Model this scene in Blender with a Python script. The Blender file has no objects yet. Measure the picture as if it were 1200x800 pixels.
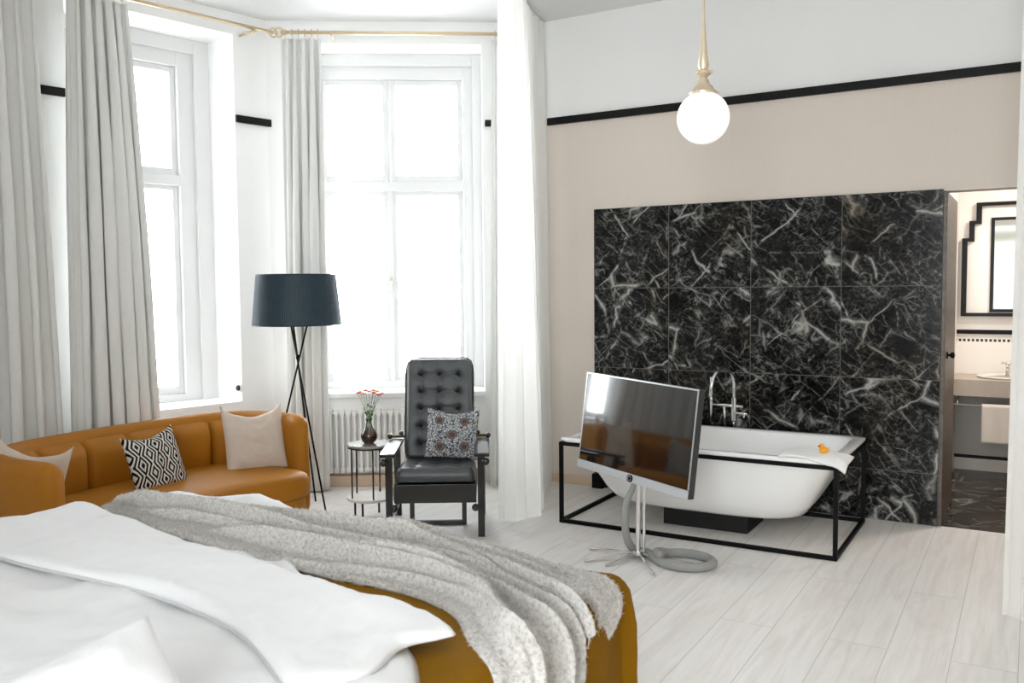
import bpy, bmesh, math, random
import numpy as np
from mathutils import Vector, Matrix, noise as mnoise
random.seed(7)
PI = math.pi
sc = bpy.context.scene
COL = sc.collection

# ---------------------------------------------------------------- camera, sky, exposure
F_PX, YAW, PITCH, ROLL = 1035.2, -.534, -.060, -.009
CAM = Vector((2.902, -6.149, 1.538))
cy_, sy_ = math.cos(YAW), math.sin(YAW); cp_, sp_ = math.cos(PITCH), math.sin(PITCH)
fwd = Vector((sy_*cp_, cy_*cp_, sp_)); rgt = Vector((cy_, -sy_, 0)); upv = rgt.cross(fwd)
cr_, sr_ = math.cos(ROLL), math.sin(ROLL)
R_ = rgt*cr_ + upv*sr_; U_ = -rgt*sr_ + upv*cr_
cd = bpy.data.cameras.new('camera'); cam = bpy.data.objects.new('camera', cd); COL.objects.link(cam)
cam.matrix_world = Matrix(((R_.x, U_.x, -fwd.x, CAM.x), (R_.y, U_.y, -fwd.y, CAM.y), (R_.z, U_.z, -fwd.z, CAM.z), (0, 0, 0, 1)))
cd.sensor_width = 36; cd.lens = F_PX/1200*36; cd.clip_start = .05
cd.dof.use_dof = True; cd.dof.focus_distance = 5.6; cd.dof.aperture_fstop = 4.5
sc.camera = cam
w = bpy.data.worlds.new('World'); sc.world = w; w.use_nodes = True
bg = w.node_tree.nodes['Background']; bg.inputs[0].default_value = (.94, .965, 1, 1); bg.inputs[1].default_value = 14.5
sc.view_settings.view_transform = 'Standard'; sc.view_settings.look = 'None'
sc.view_settings.gamma = 1; sc.view_settings.use_curve_mapping = False
sc.view_settings.exposure = 0.42
sc.cycles.use_denoising = True
sc.cycles.max_bounces = 12; sc.cycles.diffuse_bounces = 10; sc.cycles.transparent_max_bounces = 16
sc.cycles.caustics_reflective = False; sc.cycles.caustics_refractive = False
sc.cycles.sample_clamp_indirect = 8

# ---------------------------------------------------------------- helpers
def srgb(h):
    c = [int(h[i:i+2], 16)/255 for i in (0, 2, 4)]
    return tuple(x/12.92 if x <= .04045 else ((x+.055)/1.055)**2.4 for x in c) + (1,)

class NT:
    """tiny node-tree writer"""
    def __init__(s, name):
        s.m = bpy.data.materials.new(name); s.m.use_nodes = True
        s.t = s.m.node_tree; s.b = s.t.nodes['Principled BSDF']; s.out = s.t.nodes['Material Output']
    def n(s, typ, **kw):
        x = s.t.nodes.new(typ)
        for k, v in kw.items():
            if hasattr(x, k): setattr(x, k, v)
            else: s.set(x.inputs[k.replace('_', ' ')], v)
        return x
    def set(s, sock, v):
        if isinstance(v, bpy.types.NodeSocket): s.t.links.new(v, sock)
        else: sock.default_value = v
    def math(s, op, a, b=None, c=None, clamp=False):
        x = s.t.nodes.new('ShaderNodeMath'); x.operation = op; x.use_clamp = clamp
        s.set(x.inputs[0], a)
        if b is not None: s.set(x.inputs[1], b)
        if c is not None: s.set(x.inputs[2], c)
        return x.outputs[0]
    def vmath(s, op, a, b=None, scale=None):
        x = s.t.nodes.new('ShaderNodeVectorMath'); x.operation = op
        s.set(x.inputs[0], a)
        if b is not None: s.set(x.inputs[1], b)
        if scale is not None: s.set(x.inputs['Scale'], scale)
        return x.outputs[0]
    def ramp(s, fac, stops):
        x = s.t.nodes.new('ShaderNodeValToRGB'); s.set(x.inputs[0], fac)
        e = x.color_ramp.elements
        while len(e) < len(stops): e.new(.5)
        for i, (p, c) in enumerate(stops): e[i].position = p; e[i].color = c if not isinstance(c, (int, float)) else (c, c, c, 1)
        return x.outputs[0]
    def mix(s, fac, a, b, mode='MIX'):
        x = s.t.nodes.new('ShaderNodeMix'); x.data_type = 'RGBA'; x.blend_type = mode
        s.set(x.inputs[0], fac); s.set(x.inputs[6], a); s.set(x.inputs[7], b)
        return x.outputs[2]
    def noise(s, vec, scale, detail=3, rough=.5, dist=0):
        x = s.t.nodes.new('ShaderNodeTexNoise'); s.set(x.inputs['Vector'], vec); x.inputs['Scale'].default_value = scale
        x.inputs['Detail'].default_value = detail; x.inputs['Roughness'].default_value = rough; x.inputs['Distortion'].default_value = dist
        return x
    def bump(s, h, strength=.3, dist=.01):
        x = s.t.nodes.new('ShaderNodeBump'); s.set(x.inputs['Height'], h)
        x.inputs['Strength'].default_value = strength; x.inputs['Distance'].default_value = dist
        s.t.links.new(x.outputs[0], s.b.inputs['Normal']); return x.outputs[0]
    def obj(s): return s.n('ShaderNodeTexCoord').outputs['Object']
    def uv(s): return s.n('ShaderNodeTexCoord').outputs['UV']
    def P(s, **kw):
        for k, v in kw.items(): s.set(s.b.inputs[k.replace('_', ' ')], v)

def mat(name, hexc, rough=.5, metal=0, var=.04, nscale=30, bump=0, bscale=200, sheen=0, coat=0, spec=.5, stretch=None):
    t = NT(name); c = srgb(hexc); o = t.obj()
    if stretch: o = t.vmath('MULTIPLY', o, stretch)
    nz = t.noise(o, nscale, 3)
    lo = tuple(x*(1-var) for x in c[:3])+(1,); hi = tuple(min(1, x*(1+var)) for x in c[:3])+(1,)
    t.P(Base_Color=t.mix(nz.outputs[0], lo, hi), Roughness=rough, Metallic=metal)
    t.b.inputs['Specular IOR Level'].default_value = spec
    if sheen: t.P(Sheen_Weight=sheen, Sheen_Roughness=.5)
    if coat: t.P(Coat_Weight=coat, Coat_Roughness=.1)
    if bump: t.bump(t.noise(o, bscale, 2).outputs[0], bump, .004)
    return t.m

def weave(name, hexc, scale=260, rough=.9, sheen=.2, bump=.35, var=.08, crumple=0):
    t = NT(name); c = srgb(hexc); o = t.obj()
    a = t.n('ShaderNodeTexWave', wave_type='BANDS', bands_direction='DIAGONAL', Scale=scale*.35, Distortion=1.5, Detail=1.0); t.set(a.inputs['Vector'], o)
    nz = t.noise(o, scale, 2); big = t.noise(o, 3, 3)
    m = t.math('ADD', t.math('MULTIPLY', a.outputs['Fac'], .4), t.math('MULTIPLY', nz.outputs[0], .6))
    lo = tuple(x*(1-var) for x in c[:3])+(1,); hi = tuple(min(1, x*(1+var)) for x in c[:3])+(1,)
    t.P(Base_Color=t.mix(m, lo, hi), Roughness=rough, Sheen_Weight=sheen, Sheen_Roughness=.5)
    t.b.inputs['Specular IOR Level'].default_value = .2
    h = m
    if crumple: h = t.math('ADD', t.math('MULTIPLY', m, .12), t.math('MULTIPLY', t.noise(o, 5, 4, .55, 1.2).outputs[0], crumple))
    t.bump(h, bump, .004 if not crumple else .02)
    return t.m

def obj(name, bm, m=None, parent=None, smooth=False, mods=(), bev=0, auto=None):
    me = bpy.data.meshes.new(name); bmesh.ops.recalc_face_normals(bm, faces=bm.faces) if len(bm.faces) and not bm.faces.layers.int.get('keep') else None
    bm.to_mesh(me); bm.free()
    o = bpy.data.objects.new(name, me); COL.objects.link(o)
    if m is not None:
        for x in (m if isinstance(m, (list, tuple)) else [m]): me.materials.append(x)
    if smooth:
        for p in me.polygons: p.use_smooth = True
    if auto is not None:
        for p in me.polygons: p.use_smooth = True
        me.set_sharp_from_angle(angle=math.radians(auto))
    if bev:
        b = o.modifiers.new('bev', 'BEVEL'); b.width = bev; b.segments = 3; b.limit_method = 'ANGLE'; b.angle_limit = math.radians(40); b.harden_normals = False
        for p in me.polygons: p.use_smooth = True
        me.set_sharp_from_angle(angle=math.radians(35))
        o.modifiers.new('wn', 'WEIGHTED_NORMAL')
    if parent is not None: o.parent = parent
    return o

def tag(o, label, cat, group=None, kind=None):
    if label: o['label'] = label
    if cat: o['category'] = cat
    if group: o['group'] = group
    if kind: o['kind'] = kind
    return o
def struct(name, bm, m, parent=None, **k):
    o = obj(name, bm, m, parent, **k)
    o['kind'] = 'structure'
    return o
def thing(name, label, cat, loc=(0, 0, 0), rz=0, group=None):
    o = bpy.data.objects.new(name, None); COL.objects.link(o); o.location = loc; o.rotation_euler = (0, 0, rz); o.empty_display_size = .1
    return tag(o, label, cat, group)

def box(bm, c, s, rot=None):
    M = Matrix.Translation(c)
    if rot is not None: M = M @ rot.to_4x4()
    M = M @ Matrix.Diagonal((*s, 1))
    return bmesh.ops.create_cube(bm, size=1, matrix=M)['verts']
def bx(bm, x0, x1, y0, y1, z0, z1):
    return box(bm, ((x0+x1)/2, (y0+y1)/2, (z0+z1)/2), (abs(x1-x0), abs(y1-y0), abs(z1-z0)))
def seg(bm, a, b, w_, h_, up=Vector((0, 0, 1))):
    """rectangular bar between two points"""
    a = Vector(a); b = Vector(b); d = b-a; L = d.length; d.normalize()
    s = d.cross(up)
    if s.length < 1e-4: s = d.cross(Vector((1, 0, 0)))
    s.normalize(); u = s.cross(d)
    M = Matrix((( s.x, d.x, u.x, 0), (s.y, d.y, u.y, 0), (s.z, d.z, u.z, 0), (0, 0, 0, 1)))
    return bmesh.ops.create_cube(bm, size=1, matrix=Matrix.Translation((a+b)/2) @ M @ Matrix.Diagonal((w_, L, h_, 1)))['verts']
def tube(bm, pts, r, n=12, closed=False, cap=True):
    pts = [Vector(p) for p in pts]; N = len(pts)
    rs = r if isinstance(r, (list, tuple)) else [r]*N
    rings = []; prev = None
    for i, p in enumerate(pts):
        if closed: t = (pts[(i+1) % N]-pts[i-1]).normalized()
        else: t = (pts[min(i+1, N-1)]-pts[max(i-1, 0)]).normalized()
        if prev is None:
            a = Vector((0, 0, 1)) if abs(t.z) < .9 else Vector((1, 0, 0))
            s = t.cross(a).normalized()
        else:
            s = (prev - t*prev.dot(t)).normalized()
        prev = s; u = t.cross(s)
        rings.append([bm.verts.new(p + (s*math.cos(2*PI*k/n)+u*math.sin(2*PI*k/n))*rs[i]) for k in range(n)])
    for i in range(N if closed else N-1):
        A = rings[i]; B = rings[(i+1) % N]
        for k in range(n): bm.faces.new((A[k], A[(k+1) % n], B[(k+1) % n], B[k]))
    if cap and not closed:
        bm.faces.new(rings[0][::-1]); bm.faces.new(rings[-1])
def lathe(bm, prof, c=(0, 0, 0), n=32, M=None):
    """prof = [(r, z)]"""
    c = Vector(c); rings = []
    for r, z in prof:
        if r < 1e-6: rings.append([bm.verts.new((Vector((0, 0, z)) if M is None else M @ Vector((0, 0, z)))+c)])
        else:
            rr = []
            for k in range(n):
                v = Vector((r*math.cos(2*PI*k/n), r*math.sin(2*PI*k/n), z))
                rr.append(bm.verts.new((v if M is None else M @ v)+c))
            rings.append(rr)
    for A, B in zip(rings, rings[1:]):
        if len(A) == 1 and len(B) == 1: continue
        for k in range(n):
            k2 = (k+1) % n
            if len(A) == 1: bm.faces.new((A[0], B[k2], B[k]))
            elif len(B) == 1: bm.faces.new((A[k], A[k2], B[0]))
            else: bm.faces.new((A[k], A[k2], B[k2], B[k]))
def sphere(bm, c, r, n=16, s=(1, 1, 1)):
    return bmesh.ops.create_uvsphere(bm, u_segments=n, v_segments=max(6, n//2), radius=r, matrix=Matrix.Translation(c) @ Matrix.Diagonal((*s, 1)))['verts']
def grid(bm, nu, nv, f, closed_u=False):
    uvl = bm.loops.layers.uv.verify()
    V = [[bm.verts.new(f(i/nu, j/nv)) for j in range(nv+1)] for i in range(nu if closed_u else nu+1)]
    for i in range(nu):
        i2 = (i+1) % nu if closed_u else i+1
        for j in range(nv):
            fc = bm.faces.new((V[i][j], V[i2][j], V[i2][j+1], V[i][j+1]))
            for lp, (a, b) in zip(fc.loops, ((i, j), (i+1, j), (i+1, j+1), (i, j+1))): lp[uvl].uv = (a/nu, b/nv)
    return V
def lerp(a, b, t): return a+(b-a)*t
def path(pts, n=200):
    """Catmull-Rom through the points, resampled to even arc length"""
    P = [Vector(p) for p in pts]; P = [P[0]*2-P[1]]+P+[P[-1]*2-P[-2]]; out = []
    for i in range(1, len(P)-2):
        for k in range(24):
            t = k/24; a, b, c, d = P[i-1:i+3]
            out.append(.5*((2*b)+(c-a)*t+(2*a-5*b+4*c-d)*t*t+(3*b-a-3*c+d)*t**3))
    out.append(P[-2]); L = [0]
    for a, b in zip(out, out[1:]): L.append(L[-1]+(b-a).length)
    res = []; j = 0
    for k in range(n+1):
        s = L[-1]*k/n
        while j < len(L)-2 and L[j+1] < s: j += 1
        q = (s-L[j])/max(1e-9, L[j+1]-L[j]); res.append(out[j].lerp(out[j+1], min(1, q)))
    return res
def fbm(x, y, z=0, o=3): return mnoise.fractal(Vector((x, y, z)), 1, 2, o)

# ---------------------------------------------------------------- bay geometry
aD = math.radians(78); dD = Vector((math.cos(aD), math.sin(aD), 0)); nD = Vector((-math.sin(aD), math.cos(aD), 0)); pD = Vector((-2.27, -1.44, 0))
aC = math.radians(34); dC = Vector((math.cos(aC), math.sin(aC), 0)); nC = Vector((-math.sin(aC), math.cos(aC), 0)); pC = Vector((-.8, -.215, 0))
def onD(s, off=0, z=0): return pD+dD*s+nD*off+Vector((0, 0, z))      # off > 0: into the wall
def onC(s, off=0, z=0): return pC+dC*s+nC*off+Vector((0, 0, z))
def wbox(bm, fn, s0, s1, o0, o1, z0, z1):
    vs = [bm.verts.new(fn(s, o, z)) for z in (z0, z1) for o in (o0, o1) for s in (s0, s1)]
    for f in ((0, 1, 3, 2), (4, 6, 7, 5), (0, 4, 5, 1), (2, 3, 7, 6), (0, 2, 6, 4), (1, 5, 7, 3)): bm.faces.new([vs[i] for i in f])
CEIL = 3.6

# ---------------------------------------------------------------- setting materials
def plaster(name, hexc):
    t = NT(name); o = t.obj(); c = srgb(hexc); nz = t.noise(o, 2.5, 4, .6)
    t.P(Base_Color=t.mix(nz.outputs[0], tuple(x*.97 for x in c[:3])+(1,), tuple(min(1, x*1.02) for x in c[:3])+(1,)), Roughness=.85)
    t.b.inputs['Specular IOR Level'].default_value = .25
    t.bump(t.noise(o, 60, 3).outputs[0], .06, .003); return t.m
M_WHITE = plaster('white_plaster', 'f4f4f3')
M_CEIL = plaster('ceiling_paint', 'dedede')
M_JOIN = mat('white_joinery', 'dedede', .35, var=.01)
def two_tone():
    t = NT('two_tone_wall'); o = t.obj(); z = t.n('ShaderNodeSeparateXYZ'); t.set(z.inputs[0], o)
    fac = t.math('GREATER_THAN', z.outputs['Z'], 2.81)
    nz = t.noise(o, 2.2, 4, .6); st = t.noise(t.vmath('MULTIPLY', o, (60, 60, 6)), 1, 2)
    tan = t.mix(t.math('ADD', t.math('MULTIPLY', nz.outputs[0], .6), t.math('MULTIPLY', st.outputs[0], .4)), srgb('cfc5bb'), srgb('d8cec4'))
    wh = t.mix(nz.outputs[0], srgb('e2e2e1'), srgb('e8e8e7'))
    t.P(Base_Color=t.mix(fac, tan, wh), Roughness=.8); t.b.inputs['Specular IOR Level'].default_value = .25
    return t.m
M_TWO = two_tone()
def floor_mat():
    t = NT('whitewashed_planks'); o = t.obj()
    rot = t.n('ShaderNodeMapping'); t.set(rot.inputs['Vector'], o); rot.inputs['Rotation'].default_value = (0, 0, math.radians(90))
    br = t.n('ShaderNodeTexBrick', offset=.37, offset_frequency=2, squash=1); t.set(br.inputs['Vector'], rot.outputs[0])
    br.inputs['Color1'].default_value = (.2, .2, .2, 1); br.inputs['Color2'].default_value = (.8, .8, .8, 1); br.inputs['Mortar'].default_value = (0, 0, 0, 1)
    br.inputs['Scale'].default_value = 1; br.inputs['Brick Width'].default_value = 2.2; br.inputs['Row Height'].default_value = .24
    br.inputs['Mortar Size'].default_value = .0016; br.inputs['Mortar Smooth'].default_value = .1; br.inputs['Bias'].default_value = 0
    off = t.vmath('ADD', o, t.vmath('SCALE', br.outputs['Color'], scale=7.0))
    gr = t.noise(t.vmath('MULTIPLY', off, (26, 1.6, 1)), 1, 6, .62, .8)
    kn = t.noise(t.vmath('MULTIPLY', off, (5, 1.2, 1)), 1, 4, .6, 1.2)
    a = t.ramp(gr.outputs[0], [(.3, srgb('e0dcd9')), (.52, srgb('ebe9e7')), (.75, srgb('f0efee'))])
    b = t.mix(t.ramp(kn.outputs[0], [(.52, 0), (.75, .4)]), a, srgb('d2c7ba'))
    c = t.mix(t.math('MULTIPLY', br.outputs['Color'], .12), b, srgb('cfc4b6'))
    t.P(Base_Color=t.mix(t.math('MULTIPLY', br.outputs['Fac'], .55), c, srgb('8d8073')), Roughness=t.ramp(gr.outputs[0], [(.3, .46), (.7, .32)]))
    t.bump(t.math('ADD', t.math('MULTIPLY', gr.outputs[0], .3), t.math('MULTIPLY', br.outputs['Fac'], -1)), .25, .002)
    return t.m
def marble(name, tile=.6, z0=2.132, horiz=False, light=1.0, rough=.16):
    t = NT(name); o = t.obj(); s = t.n('ShaderNodeSeparateXYZ'); t.set(s.inputs[0], o)
    u = t.math('DIVIDE', s.outputs['X'], tile)
    v = t.math('DIVIDE', s.outputs['Y'] if horiz else t.math('SUBTRACT', z0, s.outputs['Z']), tile)
    fu = t.math('FLOOR', u); fv = t.math('FLOOR', v)
    cell = t.n('ShaderNodeCombineXYZ'); t.set(cell.inputs[0], fu); t.set(cell.inputs[1], fv)
    wn = t.n('ShaderNodeTexWhiteNoise'); wn.noise_dimensions = '3D'; t.set(wn.inputs['Vector'], cell.outputs[0])
    uv = t.n('ShaderNodeCombineXYZ'); t.set(uv.inputs[0], t.math('MULTIPLY', u, tile)); t.set(uv.inputs[1], t.math('MULTIPLY', v, tile))
    base = t.vmath('ADD', uv.outputs[0], t.vmath('SCALE', wn.outputs['Color'], scale=4.0))
    w1 = t.noise(base, 2.6, 3, .55); w2 = t.noise(t.vmath('ADD', base, (5.2, 1.3, 0)), 14, 4, .65)
    warp = t.vmath('ADD', base, t.vmath('ADD', t.vmath('SCALE', w1.outputs['Color'], scale=.16), t.vmath('SCALE', w2.outputs['Color'], scale=.02)))
    def veins(scale, width, rotz, sx, halo=.16):
        mp = t.n('ShaderNodeMapping'); t.set(mp.inputs['Vector'], warp); mp.vector_type = 'TEXTURE'; mp.inputs['Rotation'].default_value = (0, 0, rotz); mp.inputs['Scale'].default_value = (1/sx, 1, 1)
        vo = t.n('ShaderNodeTexVoronoi', feature='DISTANCE_TO_EDGE'); t.set(vo.inputs['Vector'], mp.outputs[0]); vo.inputs['Scale'].default_value = scale
        return t.ramp(vo.outputs['Distance'], [(0, 1.0), (width, halo), (width*2.2, 0)])
    def mask(sc_, lo, hi, offv):
        q = t.noise(t.vmath('ADD', base, offv), sc_, 4, .6); return t.ramp(q.outputs[0], [(lo, 0), (hi, 1)])
    brk = mask(38, .38, .56, (4, 4, 0))
    A0 = t.math('MAXIMUM', t.math('MULTIPLY', veins(2.3, .013, .9, .30, .2), mask(3.0, .50, .56, (2, 5, 0))), t.math('MULTIPLY', veins(2.5, .012, -.75, .28, .2), mask(3.1, .50, .56, (7, 8, 0))))
    A = t.math('MULTIPLY', veins(4.6, .022, .85, .30), mask(4.5, .50, .58, (3, 7, 0)))
    A2 = t.math('MULTIPLY', veins(5.2, .020, -.8, .28), mask(4.6, .52, .60, (8, 2, 0)))
    A3 = t.math('MULTIPLY', veins(9, .025, .55, .35), mask(6, .5, .6, (11, 2, 0)))
    B = t.math('MULTIPLY', veins(17, .05, .8, .35), t.math('MULTIPLY', mask(5.5, .40, .62, (1, 9, 0)), t.math('MULTIPLY', brk, .42)))
    C = t.math('MULTIPLY', veins(40, .10, -.7, .45), t.math('MULTIPLY', mask(6, .42, .66, (6, 6, 0)), t.math('MULTIPLY', brk, .3)))
    cloud = t.math('MULTIPLY', t.ramp(t.noise(warp, 34, 5, .75).outputs[0], [(.45, 0), (.75, 1)]), t.math('MULTIPLY', mask(3.5, .42, .66, (9, 1, 0)), .15))
    mains = t.math('MAXIMUM', t.math('MAXIMUM', t.math('MULTIPLY', A, .6), t.math('MULTIPLY', A2, .5)), t.math('MAXIMUM', t.math('MULTIPLY', A3, .4), t.math('MULTIPLY', A0, 1.0)))
    tot = t.math('ADD', t.math('ADD', mains, B), t.math('ADD', C, cloud), clamp=True)
    tint = t.mix(mask(2, .5, .7, (2, 2, 0)), srgb('d9d8d2'), srgb('b3a48c'))
    col = t.mix(t.math('MULTIPLY', tot, .56*light), srgb('0c0c0c') if light == 1 else srgb('2a221c'), tint)
    def line(x): 
        f = t.math('FRACT', x); e = t.math('MINIMUM', f, t.math('SUBTRACT', 1.0, f)); return t.math('LESS_THAN', e, .004)
    g = t.math('MAXIMUM', line(u), line(v))
    t.P(Base_Color=t.mix(g, col, srgb('5c5a56')), Roughness=t.math('ADD', rough, t.math('MULTIPLY', g, .4)))
    t.b.inputs['Specular IOR Level'].default_value = .15
    return t.m
M_MARBLE = marble('black_marble')
M_MFLOOR = marble('dark_marble_floor', .6, horiz=True, light=.6, rough=.25)
M_BLACKTRIM = mat('black_trim', '0d0b0a', .5, var=.1, nscale=40, spec=.2)
M_WOODBASE = mat('pale_wood', 'c9b39c', .6, var=.12, nscale=8, stretch=(2, 2, 30))

# ---------------------------------------------------------------- room shell
bm = bmesh.new(); bx(bm, -3.4, 4.7, -7.7, .02, -.1, 0); struct('floor', bm, floor_mat())
bm = bmesh.new(); bx(bm, -.7, 4.7, .02, 2.2, -.1, 0); struct('floor_bathroom', bm, M_MFLOOR)
bm = bmesh.new(); bx(bm, -3.4, 4.7, -7.7, 2.3, CEIL, CEIL+.1); struct('ceiling', bm, M_CEIL)
# back wall (tan below, white above) with the bathroom doorway
bm = bmesh.new()
bx(bm, -.75, 2.4, .02, .16, 0, CEIL); bx(bm, 2.4, 3.25, .02, .16, 2.12, CEIL); bx(bm, 3.25, 4.7, .02, .16, 0, CEIL)
struct('wall_back', bm, M_TWO)
bm = bmesh.new(); bx(bm, 0, 2.4, 0, .0195, 0.001, 2.132); struct('wall_marble_panel', bm, M_MARBLE)
def opening_wall(name, fn, s0, s1, a, b, z0, z1, depth=.42, mt=M_WHITE):
    bm = bmesh.new()
    wbox(bm, fn, s0, a, 0, depth, 0, CEIL); wbox(bm, fn, b, s1, 0, depth, 0, CEIL)
    wbox(bm, fn, a, b, 0, depth, z1, CEIL); wbox(bm, fn, a, b, 0, depth, 0, z0)
    return struct(name, bm, mt)
opening_wall('wall_bay_left', onD, -1.76, .62, -1.2, 0, .70, 3.44, .60)
opening_wall('wall_bay_window', onC, -1.95, .38, -1.5, -.05, .73, 3.43, .54)
onE = lambda s, off=0, z=0: Vector((-2.635-off, -3.16-s, z))
bm = bmesh.new(); wbox(bm, onE, -.1, 4.54, 0, .42, 0, CEIL); struct('wall_left', bm, M_WHITE)
onF = lambda s, off=0, z=0: Vector((-3.1+s, -7.6-off, z))
bm = bmesh.new()
for a, b in ((-.3, 5.0), (6.7, 7.8)): wbox(bm, onF, a, b, 0, .42, 0, CEIL)
for a, b in ((5.0, 6.7),): wbox(bm, onF, a, b, 0, .42, 3.4, CEIL); wbox(bm, onF, a, b, 0, .42, 0, .3)  # opening made for the added fill window
struct('wall_front', bm, M_WHITE)
onG = lambda s_, off=0, z=0: Vector((4.6+off, -7.6+s_, z))
bm = bmesh.new()
wbox(bm, onG, -.1, 9.9, 0, .3, 0, CEIL)
struct('wall_right', bm, M_TWO)
# daylight portals in each window opening (they steer sampling only; the sky gives the light)
def portal(c, n_in, w_, h_):
    l = bpy.data.lights.new('window_daylight', 'AREA'); l.shape = 'RECTANGLE'; l.size = w_; l.size_y = h_; l.cycles.is_portal = True
    o = bpy.data.objects.new('window_daylight', l); COL.objects.link(o); o.location = c
    o.rotation_euler = Vector(n_in).to_track_quat('-Z', 'Y').to_euler()
portal(onD(-.6, .59, 2.07), -nD, 1.2, 2.74); portal(onC(-.775, .53, 2.08), -nC, 1.45, 2.7)
portal(onF(5.85, .41, 1.85), (0, 1, 0), 1.7, 3.1)

# black picture rail
bm = bmesh.new(); bx(bm, -.398, 4.6, -.008, .0195, 2.802, 2.857); struct('trim_1', bm, M_BLACKTRIM, bev=.004)
bm = bmesh.new(); wbox(bm, onD, .002, .30, -.025, -.001, 2.795, 2.85); struct('trim_2', bm, M_BLACKTRIM, bev=.004)
bm = bmesh.new(); wbox(bm, onD, -1.45, -1.215, -.025, -.001, 2.795, 2.85); struct('trim_3', bm, M_BLACKTRIM, bev=.004)
bm = bmesh.new(); wbox(bm, onC, -.03, .3, -.025, -.001, 2.80, 2.85); struct('trim_4', bm, M_BLACKTRIM, bev=.004)
# baseboards
bm = bmesh.new(); bx(bm, -.45, -.001, .004, .0195, 0, .07); struct('baseboard_back', bm, M_WOODBASE, bev=.003)
bm = bmesh.new(); wbox(bm, onC, -1.45, -.1, -.09, -.001, 0, .085); struct('baseboard_bay', bm, M_WOODBASE, bev=.004)
bm = bmesh.new(); wbox(bm, onC, -1.5, -.05, -.06, -.0005, .692, .731); struct('trim_5', bm, M_JOIN, bev=.006)
# thin reveal of the sheer's ceiling track
bm = bmesh.new(); tp = path([(-.43, .0, 3.585), (-.36, -.28, 3.585), (-.29, -.52, 3.585), (-.12, -.9, 3.585), (.1, -1.2, 3.585), (.6, -1.42, 3.585), (2.0, -1.5, 3.585), (3.6, -1.55, 3.585)], 60)
tube(bm, tp, .012, 8); struct('trim_curtain_track', bm, M_JOIN, smooth=True)

# windows
def glass_mat():
    t = NT('window_glass'); tr = t.n('ShaderNodeBsdfTransparent'); gl = t.n('ShaderNodeBsdfGlossy'); gl.inputs['Roughness'].default_value = .02
    fr = t.n('ShaderNodeFresnel'); fr.inputs['IOR'].default_value = 1.45
    mx = t.n('ShaderNodeMixShader'); t.set(mx.inputs[0], t.math('MULTIPLY', fr.outputs[0], .6)); t.set(mx.inputs[1], tr.outputs[0]); t.set(mx.inputs[2], gl.outputs[0])
    tr.inputs[0].default_value = (.97, .985, .98, 1)
    t.t.links.new(mx.outputs[0], t.out.inputs[0]); return t.m
M_GLASS = glass_mat()
def window(name, fn, a, b, z0, z1, d0, mid, latch=True, fl=.07, fr=.07, top=.08):
    """fn frame at depth d0; a..b along the wall, mid = centre of the mullion; fl, fr, top = widths of the fixed frame"""
    bm = bmesh.new()
    wbox(bm, fn, a, a+fl, d0-.03, d0+.1, z0, z1); wbox(bm, fn, b-fr, b, d0-.03, d0+.1, z0, z1)
    wbox(bm, fn, a+fl, b-fr, d0-.03, d0+.1, z1-top, z1); wbox(bm, fn, a+fl, b-fr, d0-.03, d0+.1, z0, z0+.05)
    if fr > .1:   # inner casing step around the frame
        wbox(bm, fn, a, a+fl*.5, d0-.06, d0-.031, z0, z1); wbox(bm, fn, b-fr*.5, b, d0-.06, d0-.031, z0, z1); wbox(bm, fn, a+fl*.5, b-fr*.5, d0-.06, d0-.031, z1-top*.5, z1)
    bz0, bz1 = 2.35, 2.405; k = .046
    wbox(bm, fn, a+fl, b-fr, d0-.005, d0+.09, bz0, bz1)
    wbox(bm, fn, a+fl, b-fr, d0-.03, d0-.006, bz0-.012, bz1+.012)
    wbox(bm, fn, mid-.006, mid+.006, d0-.002, d0+.08, z0+.05, bz0); wbox(bm, fn, mid-.006, mid+.006, d0-.002, d0+.08, bz1, z1-top)
    wbox(bm, fn, mid-.022, mid+.022, d0-.016, d0-.003, z0+.05, bz0)
    root = struct(name, bm, M_JOIN, bev=.004)
    for (s0, s1) in ((a+fl, mid-.006), (mid+.006, b-fr)):
        for (y0, y1, bar) in ((z0+.05, bz0, True), (bz1, z1-top, False)):
            bm = bmesh.new()
            wbox(bm, fn, s0+.003, s0+k, d0+.006, d0+.056, y0+.003, y1-.003); wbox(bm, fn, s1-k, s1-.003, d0+.006, d0+.056, y0+.003, y1-.003)
            wbox(bm, fn, s0+k, s1-k, d0+.006, d0+.056, y1-k, y1-.003); wbox(bm, fn, s0+k, s1-k, d0+.006, d0+.056, y0+.003, y0+k+.018)
            if bar: wbox(bm, fn, s0+k, s1-k, d0+.028, d0+.05, 1.593, 1.600)
            sash = obj('sash', bm, M_JOIN, root, bev=.004)
            bm = bmesh.new(); wbox(bm, fn, s0+k-.005, s1-k+.005, d0+.032, d0+.036, y0+k, y1-k+.005); obj('pane', bm, M_GLASS, sash)
    if latch:
        bm = bmesh.new(); wbox(bm, fn, mid-.012, mid+.012, d0-.03, d0-.017, 1.55, 1.64)
        tube(bm, [fn(mid, d0-.022, 1.60), fn(mid, d0-.055, 1.60), fn(mid, d0-.06, 1.55), fn(mid, d0-.055, 1.50)], .008, 8)
        obj('window_latch', bm, mat('latch_brass', 'd8cfbd', .35, .6), root, smooth=True)
    return root
window('window_1', onD, -1.2, 0, .70, 3.44, .42, -.73, fl=.2, fr=.245, top=.21)
window('window_2', onC, -1.5, -.05, .73, 3.43, .36, -.803, fl=.15, fr=.15, top=.19)
def window_simple(name, fn, a, b, z0, z1): 
    return window(name, fn, a, b, z0, z1, .26, (a+b)/2, False)
window_simple('window_added_fill', onF, 5.0, 6.7, .3, 3.4)  # unseen window added behind the camera to give fill light

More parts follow.
